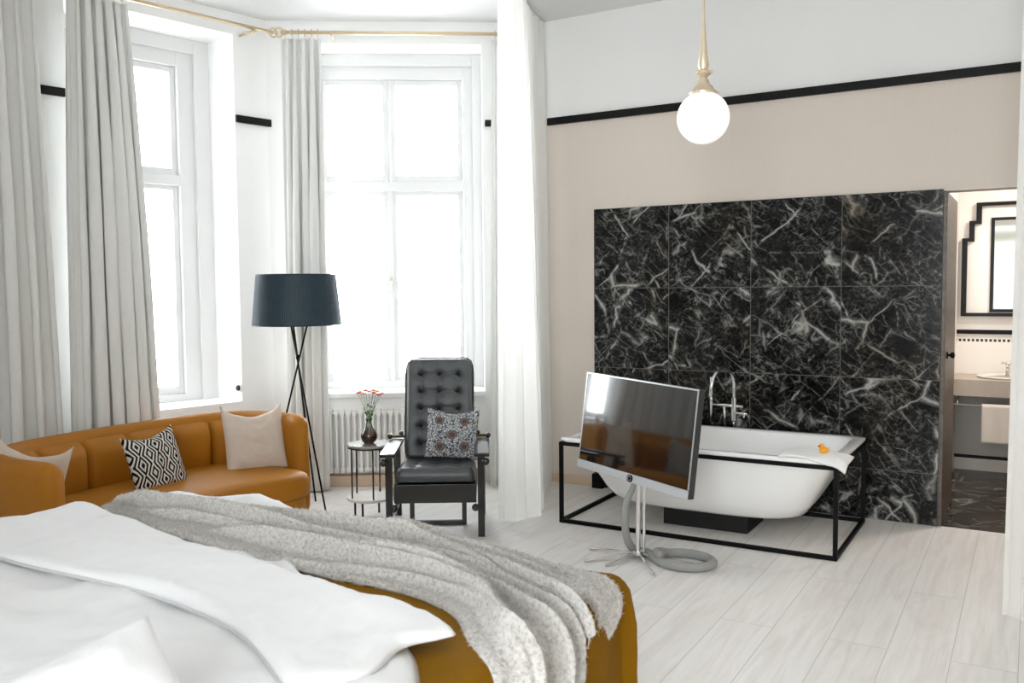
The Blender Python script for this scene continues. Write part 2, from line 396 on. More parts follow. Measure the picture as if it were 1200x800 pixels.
# bathroom beyond the doorway
M_BATHW = plaster('bathroom_plaster', 'e6e1da')
def bath_wall_mat():
    t = NT('bathroom_wall'); o = t.obj(); s = t.n('ShaderNodeSeparateXYZ'); t.set(s.inputs[0], o)
    z = s.outputs['Z']; up = t.math('GREATER_THAN', z, .7)
    nz = t.noise(o, 4, 3)
    low = t.mix(nz.outputs[0], srgb('a19f9b'), srgb('adaba6')); hi = t.mix(nz.outputs[0], srgb('ece8e2'), srgb('f0ece7'))
    # row of small black square tiles under the rail
    row = t.math('MULTIPLY', t.math('LESS_THAN', t.math('ABSOLUTE', t.math('SUBTRACT', z, 1.078)), .011), t.math('LESS_THAN', t.math('FRACT', t.math('DIVIDE', s.outputs['X'], .032)), .62))
    t.P(Base_Color=t.mix(row, t.mix(up, low, hi), srgb('1c1a19')), Roughness=.4); return t.m
bm = bmesh.new(); bx(bm, 1.9, 4.6, 2.05, 2.2, 0, CEIL); struct('wall_bathroom_back', bm, bath_wall_mat())
bm = bmesh.new(); bx(bm, 2.30, 2.352, .16, 2.05, 0, CEIL); struct('wall_bathroom_left', bm, M_BATHW)
bm = bmesh.new(); bx(bm, 2.352, 4.6, .16, 2.05, 2.7, 2.76); struct('ceiling_bathroom', bm, M_CEIL)
bm = bmesh.new(); bx(bm, 2.352, 4.6, 2.03, 2.049, 1.13, 1.165); struct('trim_6', bm, M_BLACKTRIM, bev=.003)
bm = bmesh.new(); bx(bm, 2.352, 4.6, 2.035, 2.049, .0, .10); struct('baseboard_bathroom', bm, mat('grey_white_base', 'c9c4be', .4))
bm = bmesh.new(); bx(bm, 2.352, 4.6, 2.03, 2.049, .1, .125); struct('trim_7', bm, M_BLACKTRIM, bev=.003)
def door_mat():
    t = NT('smoked_wood_gloss'); o = t.obj()
    g = t.noise(t.vmath('MULTIPLY', o, (3, 3, 22)), 1, 5, .6, .6)
    t.P(Base_Color=t.ramp(g.outputs[0], [(.3, srgb('40362f')), (.6, srgb('594d43')), (.8, srgb('6b5d52'))]), Roughness=.42); return t.m
bm = bmesh.new(); bx(bm, 2.4005, 2.425, .001, .80, .004, 2.115)
door = struct('door_1', bm, door_mat(), bev=.003)
bm = bmesh.new(); Mx = Matrix.Rotation(PI/2, 4, 'Y')
lathe(bm, [(0, 0), (.026, 0), (.026, .005), (.009, .008), (.008, .018), (.018, .024), (.021, .034), (.018, .044), (0, .047)], (2.425, .16, 1.085), 20, Mx)
obj('door_knob', bm, mat('black_metal_knob', '12100f', .3, .6), door, smooth=True)
l = bpy.data.lights.new('bathroom_ceiling_light', 'AREA'); l.size = .5; l.energy = 28; l.color = (1, .94, .88)
bl = bpy.data.objects.new('bathroom_ceiling_light', l); COL.objects.link(bl); bl.location = (3.3, 1.2, 2.69)

# bathroom fittings
M_BLACKFR = mat('black_lacquer', '100c0a', .4, var=.1, spec=.25)
def mirror_mat():
    t = NT('mirror_reflection_grey'); t.P(Base_Color=(.33, .35, .32, 1), Metallic=0, Roughness=t.ramp(t.noise(t.obj(), 3, 2).outputs[0], [(0, .03), (1, .06)])); return t.m  # non-metal grey-green base stands in for what the mirror would reflect
M_MIRROR = mirror_mat()
mr = thing('wall_mirror', 'stepped black-framed art deco mirror above the basin in the bathroom', 'mirror', (2.85, 2.045, 0))
def deco(bm, off, y0, y1):
    pts = [(-.45, 1.29), (-.45, 1.90), (-.40, 1.90), (-.40, 2.04), (-.35, 2.04), (-.35, 2.185), (.35, 2.185), (.35, 2.04), (.40, 2.04), (.40, 1.90), (.45, 1.90), (.45, 1.29)]
    return pts
pts = deco(None, 0, 0, 0)
bm = bmesh.new(); n = len(pts)
for i in range(n):
    a, b = pts[i], pts[(i+1) % n]; d = Vector((b[0]-a[0], 0, b[1]-a[1])).normalized()*.014
    seg(bm, (a[0]-d.x, -.02, a[1]-d.z), (b[0]+d.x, -.02, b[1]+d.z), .028 if abs(d.z) > abs(d.x) else .04, .04 if abs(d.z) > abs(d.x) else .028)
obj('frame', bm, M_BLACKFR, mr)
bm = bmesh.new(); bx(bm, -.45, .45, -.012, 0, 1.29, 1.90); bx(bm, -.40, .40, -.012, 0, 1.9, 2.04); bx(bm, -.35, .35, -.012, 0, 2.04, 2.185)
obj('mirror_glass', bm, mat('pale_mirror_panel', 'e4ded6', .25), mr)
bm = bmesh.new(); bx(bm, -.262, .262, -.028, -.013, 1.31, 2.075); obj('inner_border', bm, M_BLACKFR, mr, bev=.003)
bm = bmesh.new(); bx(bm, -.235, .235, -.034, -.0285, 1.335, 2.05); obj('silvered_pane', bm, M_MIRROR, mr)
bs = thing('washbasin_counter', 'wide taupe stone washbasin counter under the bathroom mirror', 'washbasin', (2.95, 1.8, 0))
bm = bmesh.new(); bx(bm, -.595, .9, -.25, .245, .665, .80); obj('counter', bm, mat('taupe_stone', 'b3a79a', .4, var=.05), bs, bev=.006)
bm = bmesh.new(); lathe(bm, [(.2, .02), (.215, .03), (.2, .035), (.17, .015), (0, .008)], (-.22, .0, .782), 32); obj('basin', bm, mat('basin_white', 'f0eeea', .2), bs, smooth=True)
tp_ = thing('basin_tap', 'small chrome tap on the bathroom washbasin', 'tap', (2.73, 1.93, .80))
M_CHROME = mat('chrome', 'e6e6e6', .12, 1, var=.02)
bm = bmesh.new(); tube(bm, [(0, 0, 0), (0, 0, .10)], .014, 12); tube(bm, [(0, 0, .085), (-.0, -.08, .10), (0, -.12, .085)], .009, 10); obj('spout', bm, M_CHROME, tp_, smooth=True)
bm = bmesh.new(); tube(bm, [(-.045, 0, .105), (.045, 0, .105)], .007, 10); obj('handle', bm, M_CHROME, tp_, smooth=True)
rl = thing('towel_rail', 'thin chrome towel rail under the bathroom washbasin', 'towel rail', (2.9, 1.56, .60))
bm = bmesh.new(); tube(bm, [(-.54, 0, 0), (.8, 0, 0)], .007, 10); obj('rail', bm, M_CHROME, rl, smooth=True)
for x in (-.5, .75):
    bm = bmesh.new(); tube(bm, [(x, 0, 0), (x, .06, .065)], .006, 8); obj('bracket', bm, M_CHROME, rl, smooth=True)
def drape_towel():
    bm = bmesh.new()
    def f(u, v):
        x = lerp(-.13, .13, u); L = v*.60-.30; r = .014
        z = -abs(L)+.012 if abs(L) > .012 else .012*math.cos(L/.012*1.2)*.3+.01
        y = math.copysign(min(abs(L), r), L)*1.0+math.copysign(.004, L)*math.sin(u*14)*min(1, abs(L)*6)
        return Vector((x, y, z))
    grid(bm, 24, 40, f); return bm
tw = obj('hand_towel', drape_towel(), weave('cream_towel', 'e0d8cf', 200), smooth=True); tw.location = (2.70, 1.56, .60); tag(tw, 'cream hand towel hanging on the chrome rail in the bathroom', 'towel')
tw.modifiers.new('s', 'SOLIDIFY').thickness = .006

# ---------------------------------------------------------------- radiator
M_RAD = mat('white_enamel', 'eeedea', .3, var=.01)
rad = thing('radiator', 'white column radiator below the centre bay window', 'radiator')
for i in range(27):
    s = -1.36+i*.047; bm = bmesh.new()
    for off in (-.07, -.025):
        tube(bm, [onC(s, off, .13), onC(s, off, .16), onC(s, off, .555), onC(s, off, .58)], .0125, 8)
    wbox(bm, onC, s-.016, s+.016, -.082, -.012, .555, .60); wbox(bm, onC, s-.016, s+.016, -.082, -.012, .11, .15)
    obj('radiator_column', bm, M_RAD, rad, auto=40)
bm = bmesh.new(); tube(bm, [onC(-1.4, -.047, .575), onC(-.12, -.047, .575)], .014, 10); obj('pipe', bm, M_RAD, rad, smooth=True)
bm = bmesh.new(); tube(bm, [onC(-1.4, -.047, .13), onC(-.12, -.047, .13)], .014, 10); obj('pipe', bm, M_RAD, rad, smooth=True)
for s in (-1.3, -.2):
    bm = bmesh.new(); wbox(bm, onC, s-.015, s+.015, -.07, -.02, .085, .125); obj('foot_bracket', bm, M_RAD, rad)
# round black regulator on the left reveal
rg = thing('blind_switch', 'small round black rotary switch on the left window reveal', 'switch', onD(-.003, .03, .80), 0)
bm = bmesh.new(); M1 = Vector(-dD).to_track_quat('Z', 'Y').to_matrix().to_4x4()
lathe(bm, [(0, 0), (.034, 0), (.034, .008), (0, .008)], (0, 0, 0), 24, M1); obj('plate', bm, M_JOIN, rg, auto=30)
bm = bmesh.new(); lathe(bm, [(0, .008), (.022, .008), (.02, .022), (0, .024)], (0, 0, 0), 20, M1); obj('knob', bm, M_BLACKFR, rg, auto=30)

# ---------------------------------------------------------------- curtains
def curtain(name, label, top, bot, z0, z1, folds, amp, m, parts_rings=None, seed=0, n=None, hem=0, thick=.003, cat='curtain', pleat=.0, bow=0):
    N = n or folds*16; T = path(top, N); B = path(bot, N); rnd = random.Random(seed)
    ph = [0]; 
    for k in range(folds): ph.append(ph[-1]+rnd.uniform(.65, 1.35))
    tot = ph[-1]; ph = [p/tot for p in ph]; am = [rnd.uniform(.55, 1.25) for _ in range(folds+1)]
    def fold(t):
        for k in range(folds):
            if t <= ph[k+1] or k == folds-1:
                q = (t-ph[k])/(ph[k+1]-ph[k]); return k, q
    def tang(P, i): return (P[min(i+1, N)]-P[max(i-1, 0)]).normalized()
    bm = bmesh.new(); NV = 36
    def f(u, v):
        i = int(round(u*N)); k, q = fold(u); a = amp*lerp(am[k], am[min(folds, k+1)], q)
        ph_ = 2*PI*q
        vv = v**.85; base = T[i].lerp(B[i], vv); t = tang(T, i).lerp(tang(B, i), vv).normalized(); nn = Vector((-t.y, t.x, 0))
        w1 = math.sin(ph_); g = lerp(.55+pleat, 1.0, min(1, v*2.5))
        drift = .12*math.sin(v*3+k*1.7+seed)
        w = math.sin(ph_+drift)
        o = nn*(a*g*w) + t*(a*.72*g*math.sin(2*(ph_+drift)))
        o += nn*amp*.25*fbm(u*folds*.9+seed, v*2.2, 3.1)
        z = lerp(z1, z0, v)
        if hem and v > .95: z += hem*fbm(u*6, 2)
        return Vector((base.x, base.y, 0))+o+Vector((0, 0, z))
    grid(bm, N, NV, f)
    root = thing(name, label, cat, (0, 0, 0))
    o = obj('curtain_cloth', bm, m, root, smooth=True)
    if thick: md = o.modifiers.new('s', 'SOLIDIFY'); md.thickness = thick; md.offset = 0
    return root, T, f
def curtain_mat(name, hexc, transl=.25, sheer=0):
    t = NT(name); o = t.obj(); nz = t.noise(t.vmath('MULTIPLY', o, (90, 90, 260)), 1, 2); c = srgb(hexc)
    col = t.mix(nz.outputs[0], tuple(x*.92 for x in c[:3])+(1,), tuple(min(1, x*1.06) for x in c[:3])+(1,))
    t.P(Base_Color=col, Roughness=.9, Sheen_Weight=.1); t.b.inputs['Specular IOR Level'].default_value = .15
    t.bump(nz.outputs[0], .15, .002)
    tl = t.n('ShaderNodeBsdfTranslucent'); t.set(tl.inputs[0], col)
    mx = t.n('ShaderNodeMixShader'); mx.inputs[0].default_value = transl; t.set(mx.inputs[1], t.b.outputs[0]); t.set(mx.inputs[2], tl.outputs[0]); last = mx.outputs[0]
    if sheer:
        tr = t.n('ShaderNodeBsdfTransparent'); m2 = t.n('ShaderNodeMixShader'); m2.inputs[0].default_value = sheer; t.set(m2.inputs[1], last); t.set(m2.inputs[2], tr.outputs[0]); last = m2.outputs[0]
    t.t.links.new(last, t.out.inputs[0]); return t.m
M_GREYC = curtain_mat('grey_linen_curtain', 'e9e9e6', .10)
M_SHEER = curtain_mat('white_voile', 'f3f2ef', .36, .05)
M_BRASS = mat('aged_brass', 'd2bd9c', .4, .5, var=.08)
def header_tape(root, T, z, amp):
    bm = bmesh.new()
def rings(root, pts, zrod, n=8):
    for k in range(n):
        p = pts[int((k+.5)/n*(len(pts)-1))]
        bm = bmesh.new(); c = Vector((p.x, p.y, zrod)); t = (pts[-1]-pts[0]).normalized(); nn = Vector((-t.y, t.x, 0))
        tube(bm, [c+(nn*math.cos(a)+Vector((0, 0, 1))*math.sin(a))*.024 for a in [2*PI*j/16 for j in range(16)]], .003, 6, closed=True)
        tube(bm, [c+Vector((0, 0, -.024)), c+Vector((0, 0, -.06))], .002, 6)
        obj('curtain_ring', bm, M_BRASS, root, smooth=True)
P3 = lambda fn, s, off: tuple(fn(s, off, 0))
r1, T1, _ = curtain('long_curtain', 'grey floor-length curtain at the far left edge, behind the low end of the mustard sofa',
    [P3(onD, -1.45, -.19), P3(onD, -1.62, -.21), (-2.41, -3.16, 0), (-2.41, -3.4, 0), (-2.41, -3.7, 0)],
    [P3(onD, -1.36, -.19), P3(onD, -1.58, -.22), (-2.39, -3.16, 0), (-2.40, -3.5, 0), (-2.40, -3.95, 0)], .01, 3.40, 8, .06, M_GREYC, seed=3)
rings(r1, T1[:40], 3.455, 4)
r2, T2, _ = curtain('long_curtain', 'grey floor-length curtain bunched left of the left window, behind the middle of the sofa',
    [P3(onD, -.885, -.20), P3(onD, -1.07, -.20), P3(onD, -1.25, -.20)],
    [P3(onD, -.745, -.20), P3(onD, -1.0, -.22), P3(onD, -1.32, -.20)], .01, 3.405, 6, .068, M_GREYC, seed=5)
rings(r2, T2, 3.455, 7)
r3, T3, _ = curtain('long_curtain', 'grey floor-length curtain in the bay corner behind the tripod floor lamp',
    [P3(onC, -1.54, -.2), P3(onC, -1.40, -.2), P3(onC, -1.25, -.2)],
    [P3(onC, -1.56, -.2), P3(onC, -1.40, -.22), P3(onC, -1.27, -.2)], .012, 3.405, 5, .055, M_GREYC, seed=11)
rings(r3, T3, 3.455, 6)
r4, T4, _ = curtain('long_curtain', 'narrow grey curtain right of the centre window, half hidden by the white voile',
    [P3(onC, .02, -.2), P3(onC, .12, -.2), P3(onC, .24, -.18)],
    [P3(onC, -.02, -.2), P3(onC, .10, -.2), P3(onC, .24, -.18)], .012, 3.405, 4, .03, M_GREYC, seed=14)
rings(r4, T4, 3.455, 4)
r5, T5, _ = curtain('divider_curtain', 'white voile floor-length curtain gathered between the armchair and the bathtub', 
    [(-.40, -.05, 0), (-.36, -.28, 0), (-.29, -.50, 0), (-.22, -.68, 0), (-.15, -.86, 0), (-.12, -1.0, 0), (-.19, -1.06, 0)],
    [(-.36, -.07, 0), (-.26, -.33, 0), (-.15, -.6, 0), (.0, -.86, 0), (.05, -1.0, 0), (-.01, -1.16, 0), (-.12, -1.24, 0)], .006, 3.575, 8, .028, M_SHEER, seed=21, thick=0)
r6, T6, _ = curtain('divider_curtain', 'white floor-length curtain at the far right edge, beside the bathroom doorway', 
    [(2.845, -1.55, 0), (3.0, -1.50, 0), (3.2, -1.55, 0), (3.4, -1.5, 0)],
    [(2.80, -1.54, 0), (2.93, -1.56, 0), (3.15, -1.58, 0), (3.35, -1.52, 0)], .006, 3.575, 5, .035, M_SHEER, seed=24, thick=0)

for q in (r1, r2, r3, r4): q['group'] = 'grey curtains at the bay windows'
for q in (r5, r6): q['group'] = 'white voile divider curtains'
# curtain rods
rod = thing('curtain_rod', 'aged brass curtain rod over the left bay window', 'curtain rod')
bm = bmesh.new(); tube(bm, [onD(-1.62, -.2, 3.455), onD(.215, -.2, 3.455)], .013, 12); obj('rod', bm, M_BRASS, rod, smooth=True)
for s in (-1.4, .06):
    bm = bmesh.new(); tube(bm, [onD(s, -.19, 3.44), onD(s, -.002, 3.44)], .009, 8); sphere(bm, onD(s, -.2, 3.432), .018, 12); obj('bracket', bm, M_BRASS, rod, smooth=True)
rod2 = thing('curtain_rod', 'aged brass curtain rod over the centre bay window', 'curtain rod')
bm = bmesh.new(); tube(bm, [onC(-1.55, -.2, 3.455), onC(.30, -.2, 3.455)], .013, 12); obj('rod', bm, M_BRASS, rod2, smooth=True)
for s in (-1.18, .26):
    bm = bmesh.new(); tube(bm, [onC(s, -.19, 3.445), onC(s, -.002, 3.445)], .008, 8); obj('bracket', bm, M_BRASS, rod2, smooth=True)
bm = bmesh.new(); pA = onD(.22, -.2, 3.455); pB = onC(-1.56, -.2, 3.455)
for c, ax in ((pA, dD), (pB, dC)):
    n_ = Vector((-ax.y, ax.x, 0))
    tube(bm, [c+(ax*math.cos(a)+Vector((0, 0, 1))*math.sin(a))*.032 for a in [2*PI*j/20 for j in range(20)]], .007, 8, closed=True)
obj('corner_ring', bm, M_BRASS, rod2, smooth=True)

# ---------------------------------------------------------------- pendant lamp
pn = thing('pendant_lamp', 'brass pendant lamp with a white opal glass globe hanging over the bath area', 'lamp', (1.504, -1.95, 0))
def opal():
    t = NT('opal_glass'); t.P(Base_Color=(.95, .95, .94, 1), Roughness=t.ramp(t.noise(t.obj(), 5, 2).outputs[0], [(0, .12), (1, .18)]), Emission_Color=(1, .99, .97, 1), Emission_Strength=.35)
    t.b.inputs['Subsurface Weight'].default_value = .2; return t.m
bm = bmesh.new(); sphere(bm, (0, 0, 2.352), .126, 48); obj('glass_globe', bm, opal(), pn, smooth=True)
M_PB = mat('pale_brass', 'dcccb2', .4, .6, var=.05)
bm = bmesh.new(); lathe(bm, [(0, 2.465), (.066, 2.462), (.068, 2.472), (.052, 2.485), (.045, 2.50), (.03, 2.512), (.026, 2.53), (0, 2.53)], n=32); obj('fitter_cap', bm, M_PB, pn, auto=50)
for k in range(3):
    bm = bmesh.new(); a = k*2*PI/3+.4; sphere(bm, (.07*math.cos(a), .07*math.sin(a), 2.468), .008, 8); obj('set_screw', bm, M_PB, pn, smooth=True)
bm = bmesh.new(); lathe(bm, [(0, 2.53), (.022, 2.53), (.018, 2.545), (.036, 2.56), (.034, 2.572), (.02, 2.58), (.027, 2.60), (.019, 2.66), (.012, 2.75), (.008, 2.80), (.0065, 2.81), (.0065, CEIL-.04), (.05, CEIL-.02), (.055, CEIL-.001), (0, CEIL-.001)], n=28); obj('stem', bm, M_PB, pn, auto=50)
for k in range(3):
    bm = bmesh.new(); a = k*2*PI/3; sphere(bm, (.036*math.cos(a), .036*math.sin(a), 2.566), .010, 10); obj('finial', bm, M_PB, pn, smooth=True)

# ---------------------------------------------------------------- bathtub
M_ENAMEL = mat('bath_enamel', 'f7f7f6', .12, var=.01, coat=.3)
M_BLKMET = mat('black_steel', '080808', .55, .0, var=.1, spec=.15)
tub = thing('bathtub', 'white bathtub in a black rectangular steel frame before the marble panel', 'bathtub', (1.115, -.585, 0))
HX, HY = .872, .478
def ring_pts(hx, hy, e, z, n=96, ox=0):
    out = []
    for k in range(n):
        a = 2*PI*k/n+PI/n; c, s = math.cos(a), math.sin(a)
        r = (abs(c)**e+abs(s)**e)**(-1/e)
        out.append(Vector((hx*r*c+ox, hy*r*s, z)))
    return out
def loft(bm, rings_, cap0=False, cap1=False):
    R = [[bm.verts.new(p) for p in r] for r in rings_]; n = len(R[0])
    for A, B in zip(R, R[1:]):
        for k in range(n): bm.faces.new((A[k], A[(k+1) % n], B[(k+1) % n], B[k]))
    if cap0: bm.faces.new(R[0][::-1])
    if cap1: bm.faces.new(R[-1])
bm = bmesh.new()
rr = [ring_pts(.44, .20, 3, .125), ring_pts(.56, .27, 3.2, .13), ring_pts(.615, .32, 3.6, .155), ring_pts(.665, .36, 4.2, .22), ring_pts(.735, .395, 5, .34), ring_pts(.79, .42, 7, .45), ring_pts(.82, .432, 10, .530),
      ring_pts(HX-.004, HY-.004, 60, .536), ring_pts(HX, HY, 60, .542), ring_pts(HX, HY, 60, .556), ring_pts(HX-.004, HY-.004, 60, .56),
      ring_pts(.815, .43, 16, .56), ring_pts(.80, .415, 12, .552), ring_pts(.77, .40, 7, .45), ring_pts(.73, .375, 5, .34), ring_pts(.67, .34, 4.2, .23), ring_pts(.58, .28, 3.6, .18), ring_pts(.4, .18, 3, .165)]
loft(bm, rr, True, True); obj('tub_shell', bm, M_ENAMEL, tub, auto=50)
bm = bmesh.new(); b_ = .024; X0, X1, Y0, Y1 = -.872, .872, -.478, .478
for z in (.012, .5225):
    for y in (Y0+b_/2, Y1-b_/2): bx(bm, X0, X1, y-b_/2, y+b_/2, z-.012, z+.012)
    for x in (X0+b_/2, X1-b_/2): bx(bm, x-b_/2, x+b_/2, Y0+b_, Y1-b_, z-.012, z+.012)
obj('frame', bm, M_BLKMET, tub, bev=.002)
for x in (X0+b_/2, X1-b_/2):
    for y in (Y0+b_/2, Y1-b_/2):
        bm = bmesh.new(); bx(bm, x-b_/2, x+b_/2, y-b_/2, y+b_/2, .024, .5105); obj('leg', bm, M_BLKMET, tub, bev=.002)
bm = bmesh.new(); bx(bm, -.265, .285, -.17, .2, 0, .124); obj('plinth', bm, mat('black_plinth', '090909', .7), tub, bev=.003)
bm = bmesh.new(); lathe(bm, [(0, .166), (.03, .166), (.03, .17), (0, .172)], (0, 0, 0), 20); obj('drain', bm, M_CHROME, tub, smooth=True)
# small black block at the floor left of the tub
blk = bmesh.new(); bx(blk, -.0, .09, -.055, -.004, .0, .11); o = obj('floor_box', blk, M_BLKMET, bev=.004); tag(o, 'small black box on the floor at the left foot of the marble panel', 'box')

# bath mixer
fc = thing('bath_mixer', 'chrome bath mixer with gooseneck spout and hand shower behind the tub', 'tap', (1.10, -.06, 0))
bm = bmesh.new(); arc = [(0.005, 0, .64), (0.005, 0, .86)]+[(-.0-.035*(1-math.cos(a)), -.13*(1-math.cos(a))/1, .865+.105*math.sin(a)) for a in [PI*j/14 for j in range(1, 14)]]+[(-.075, -.262, .85), (-.078, -.266, .79)]
tube(bm, arc, .0125, 14); obj('spout', bm, M_CHROME, fc, smooth=True)
bm = bmesh.new(); tube(bm, [(0.005, 0, .60), (0.005, 0, .76)], .02, 16); obj('valve_body', bm, M_CHROME, fc, auto=40)
bm = bmesh.new(); tube(bm, [(-.155, 0, .705), (.07, 0, .70)], .0125, 12); obj('crossbar', bm, M_CHROME, fc, smooth=True)
bm = bmesh.new(); tube(bm, [(.005, -.01, .655), (.075, -.03, .655), (.11, -.035, .655)], .010, 10); tube(bm, [(.085, -.03, .655), (.085, -.03, .625)], .008, 10); obj('lever', bm, M_CHROME, fc, smooth=True)
bm = bmesh.new(); tube(bm, [(-.155, -.01, .90), (-.155, -.01, .73), (-.155, -.01, .565)], [.0125, .012, .008], 12); obj('hand_shower', bm, M_CHROME, fc, smooth=True)
bm = bmesh.new(); tube(bm, [(-.065, 0, .70), (-.06, 0, .64), (-.06, .0, .565)], [.011, .010, .008], 10); obj('hose', bm, M_CHROME, fc, smooth=True)
for q in ([(.005, 0, .60), (.005, .0, .565), (.005, .05, .565)], [(-.155, .0, .57), (-.155, .05, .57)], [(-.06, .0, .57), (-.06, .05, .57)]):
    bm = bmesh.new(); tube(bm, q, .009, 10); obj('wall_pipe', bm, M_CHROME, fc, smooth=True)

# towel laid over the bath corner
def f_tow(u, v):
    x = lerp(1.66, 2.03, u) ; y = lerp(-1.07, -.80, v)
    y += -.05*u*(1-v) + .02*math.sin(u*5); x += .05*(1-v)*math.sin(u*3)
    z = .566+.006*math.sin(u*9+v*3)+.004*fbm(u*5, v*5)
    ox = max(0, x-1.987); oy = max(0, -1.063-y)
    z -= oy*.5; y += oy*.1; z -= ox*.3
    th = .010*math.sqrt(max(0, 1-(2*u-1)**4))*math.sqrt(max(0, 1-(2*v-1)**4))
    return Vector((x, y, z+th))
bm = bmesh.new(); grid(bm, 40, 30, f_tow); o = obj('bath_towel', bm, weave('white_towel', 'f1f1f0', 220), smooth=True); md = o.modifiers.new('s', 'SOLIDIFY'); md.thickness = .012; md.offset = -.2
tag(o, 'folded white towel draped over the right front corner of the bathtub', 'towel')
dk = thing('rubber_duck', 'small yellow rubber duck with an orange beak sitting on the folded white towel', 'toy duck', (1.885, -.945, .583), -2.3)
M_YEL = mat('duck_yellow', 'f0a81e', .35); M_ORG = mat('beak_orange', 'd9481c', .35)
bm = bmesh.new(); tube(bm, [(-.034, 0, .026), (-.024, 0, .02), (-.006, 0, .017), (.014, 0, .018), (.026, 0, .02)], [.003, .013, .019, .018, .006], 16); obj('body', bm, M_YEL, dk, smooth=True)
bm = bmesh.new(); sphere(bm, (.012, 0, .043), .0145, 16); obj('head', bm, M_YEL, dk, smooth=True)
bm = bmesh.new(); tube(bm, [(.022, 0, .042), (.032, 0, .041), (.038, 0, .042)], [.007, .006, .002], 10); obj('beak', bm, M_ORG, dk, smooth=True)
bm = bmesh.new(); sphere(bm, (.022, .008, .048), .002, 8); sphere(bm, (.022, -.008, .048), .002, 8); obj('eyes', bm, M_BLACKFR, dk, smooth=True)

# ---------------------------------------------------------------- television
tv = thing('television', 'flat television with black glossy screen on a slim silver stand before the bathtub', 'television', (.981, -1.56, 0), -.463)
Mt = Matrix.Translation((0, 0, .732)) @ Matrix.Rotation(.024, 4, 'Y') @ Matrix.Rotation(-.115, 4, 'X')
M_SILV = mat('brushed_silver', 'c4c6c8', .3, .8, var=.05); M_DSILV = mat('grey_casing', '303234', .5, .0, var=.05)
def xf(bm, M): bmesh.ops.transform(bm, matrix=M, verts=bm.verts)
W2, H2 = .4685, .2875
bm = bmesh.new(); bx(bm, -W2, W2, .0, .045, -H2, H2); xf(bm, Mt); obj('casing', bm, M_DSILV, tv, bev=.006)
bm = bmesh.new(); bx(bm, -W2, W2, -.006, .0, H2-.008, H2); bx(bm, -W2, -W2+.006, -.006, 0, -H2+.05, H2-.008); bx(bm, W2-.006, W2, -.006, 0, -H2+.05, H2-.008); xf(bm, Mt); obj('bezel', bm, M_SILV, tv)
bm = bmesh.new(); bx(bm, -W2+.006, W2-.006, -.004, -.0005, -H2+.05, H2-.008); xf(bm, Mt)
t = NT('screen_glass'); t.P(Base_Color=(.004, .004, .005, 1), Roughness=t.ramp(t.noise(t.obj(), 2, 2).outputs[0], [(0, .07), (1, .1)])); t.b.inputs['Specular IOR Level'].default_value = 1.0; t.P(Coat_Weight=1.0, Coat_Roughness=.04, Coat_IOR=1.8)
obj('screen', bm, t.m, tv)
bm = bmesh.new(); bx(bm, -W2, W2, -.012, .0, -H2, -H2+.047); xf(bm, Mt); obj('speaker_bar', bm, mat('silver_speaker_cloth', 'b4b7ba', .6, .1, var=.15, nscale=300), tv, bev=.003)
bm = bmesh.new(); Mc = Mt @ Matrix.Translation((0.02, -.012, -H2+.024)) @ Matrix.Rotation(PI/2, 4, 'X')
lathe(bm, [(0, 0), (.021, 0), (.021, .006), (0, .006)], n=28); xf(bm, Mc); obj('power_button', bm, mat('button_black', '0c0c0c', .6, spec=.1), tv, auto=40)
bm = bmesh.new(); lathe(bm, [(.0115, .0061), (.013, .0068), (.0145, .0061)], n=28); xf(bm, Mc); obj('button_ring', bm, M_SILV, tv, smooth=True)
bm = bmesh.new(); tube(bm, [(-.0, .03, .03), (-.0, .03, .52)], .015, 16); obj('pole', bm, M_CHROME, tv, auto=40)
bm = bmesh.new(); tube(bm, [(.032, .045, .04), (.032, .045, .52)], .009, 12); obj('rear_rod', bm, M_CHROME, tv, auto=40)
bm = bmesh.new(); tube(bm, [(0, .03, .02), (0, .03, .045)], .028, 20); obj('hub', bm, M_CHROME, tv, auto=40)
for a in (-2.75, -1.95, -1.5, -.45, .6, 2.4):
    bm = bmesh.new(); L = .32 if a != -1.5 else .26; p0 = Vector((0, .03, .032)); p1 = p0+Vector((math.cos(a)*L, math.sin(a)*L, -.026)); seg(bm, p0, p1, .014, .008); obj('foot', bm, M_CHROME, tv, bev=.002)
# thick grey cable sleeve: down the pole, then coiled on the floor
cs = bmesh.new(); X_ = Vector((math.cos(-.463), math.sin(-.463), 0)); Y_ = Vector((-X_.y, X_.x, 0)); O_ = Vector((.981, -1.56, 0))
loc = lambda x, y, z: O_+X_*x+Y_*y+Vector((0, 0, z))
RG = Vector((.861, .509, 0)); AW = Vector((-.509, .861, 0)); O2 = Vector((.981, -1.56, 0))+Y_*.03
lc = lambda x, y, z: O2+RG*x+AW*y+Vector((0, 0, z))
pts = [lc(-.005, .05, .44), lc(-.03, .05, .38), lc(-.062, .05, .30), lc(-.068, .05, .18), lc(-.05, .05, .08)]
c0 = Vector((1.262, -1.515, .024))
pts += [lc(-.0, .05, .028), lc(.06, .02, .024)]
for j in range(0, 26):
    a = math.radians(215+j*360/24*1.0); pts.append(c0+Vector((math.cos(a)*.155, math.sin(a)*.125, min(.035, max(0, (j-19)*.009)))))
pp = path(pts, 220); tube(cs, pp, [lerp(.017, .026, min(1, i/80)) for i in range(len(pp))], 14)
o = obj('cable_sleeve', cs, mat('grey_cable_sleeve', '9b9c9a', .6, var=.06, nscale=20), smooth=True); tag(o, 'thick grey cable sleeve running down the television pole and coiled on the floor', 'cable')

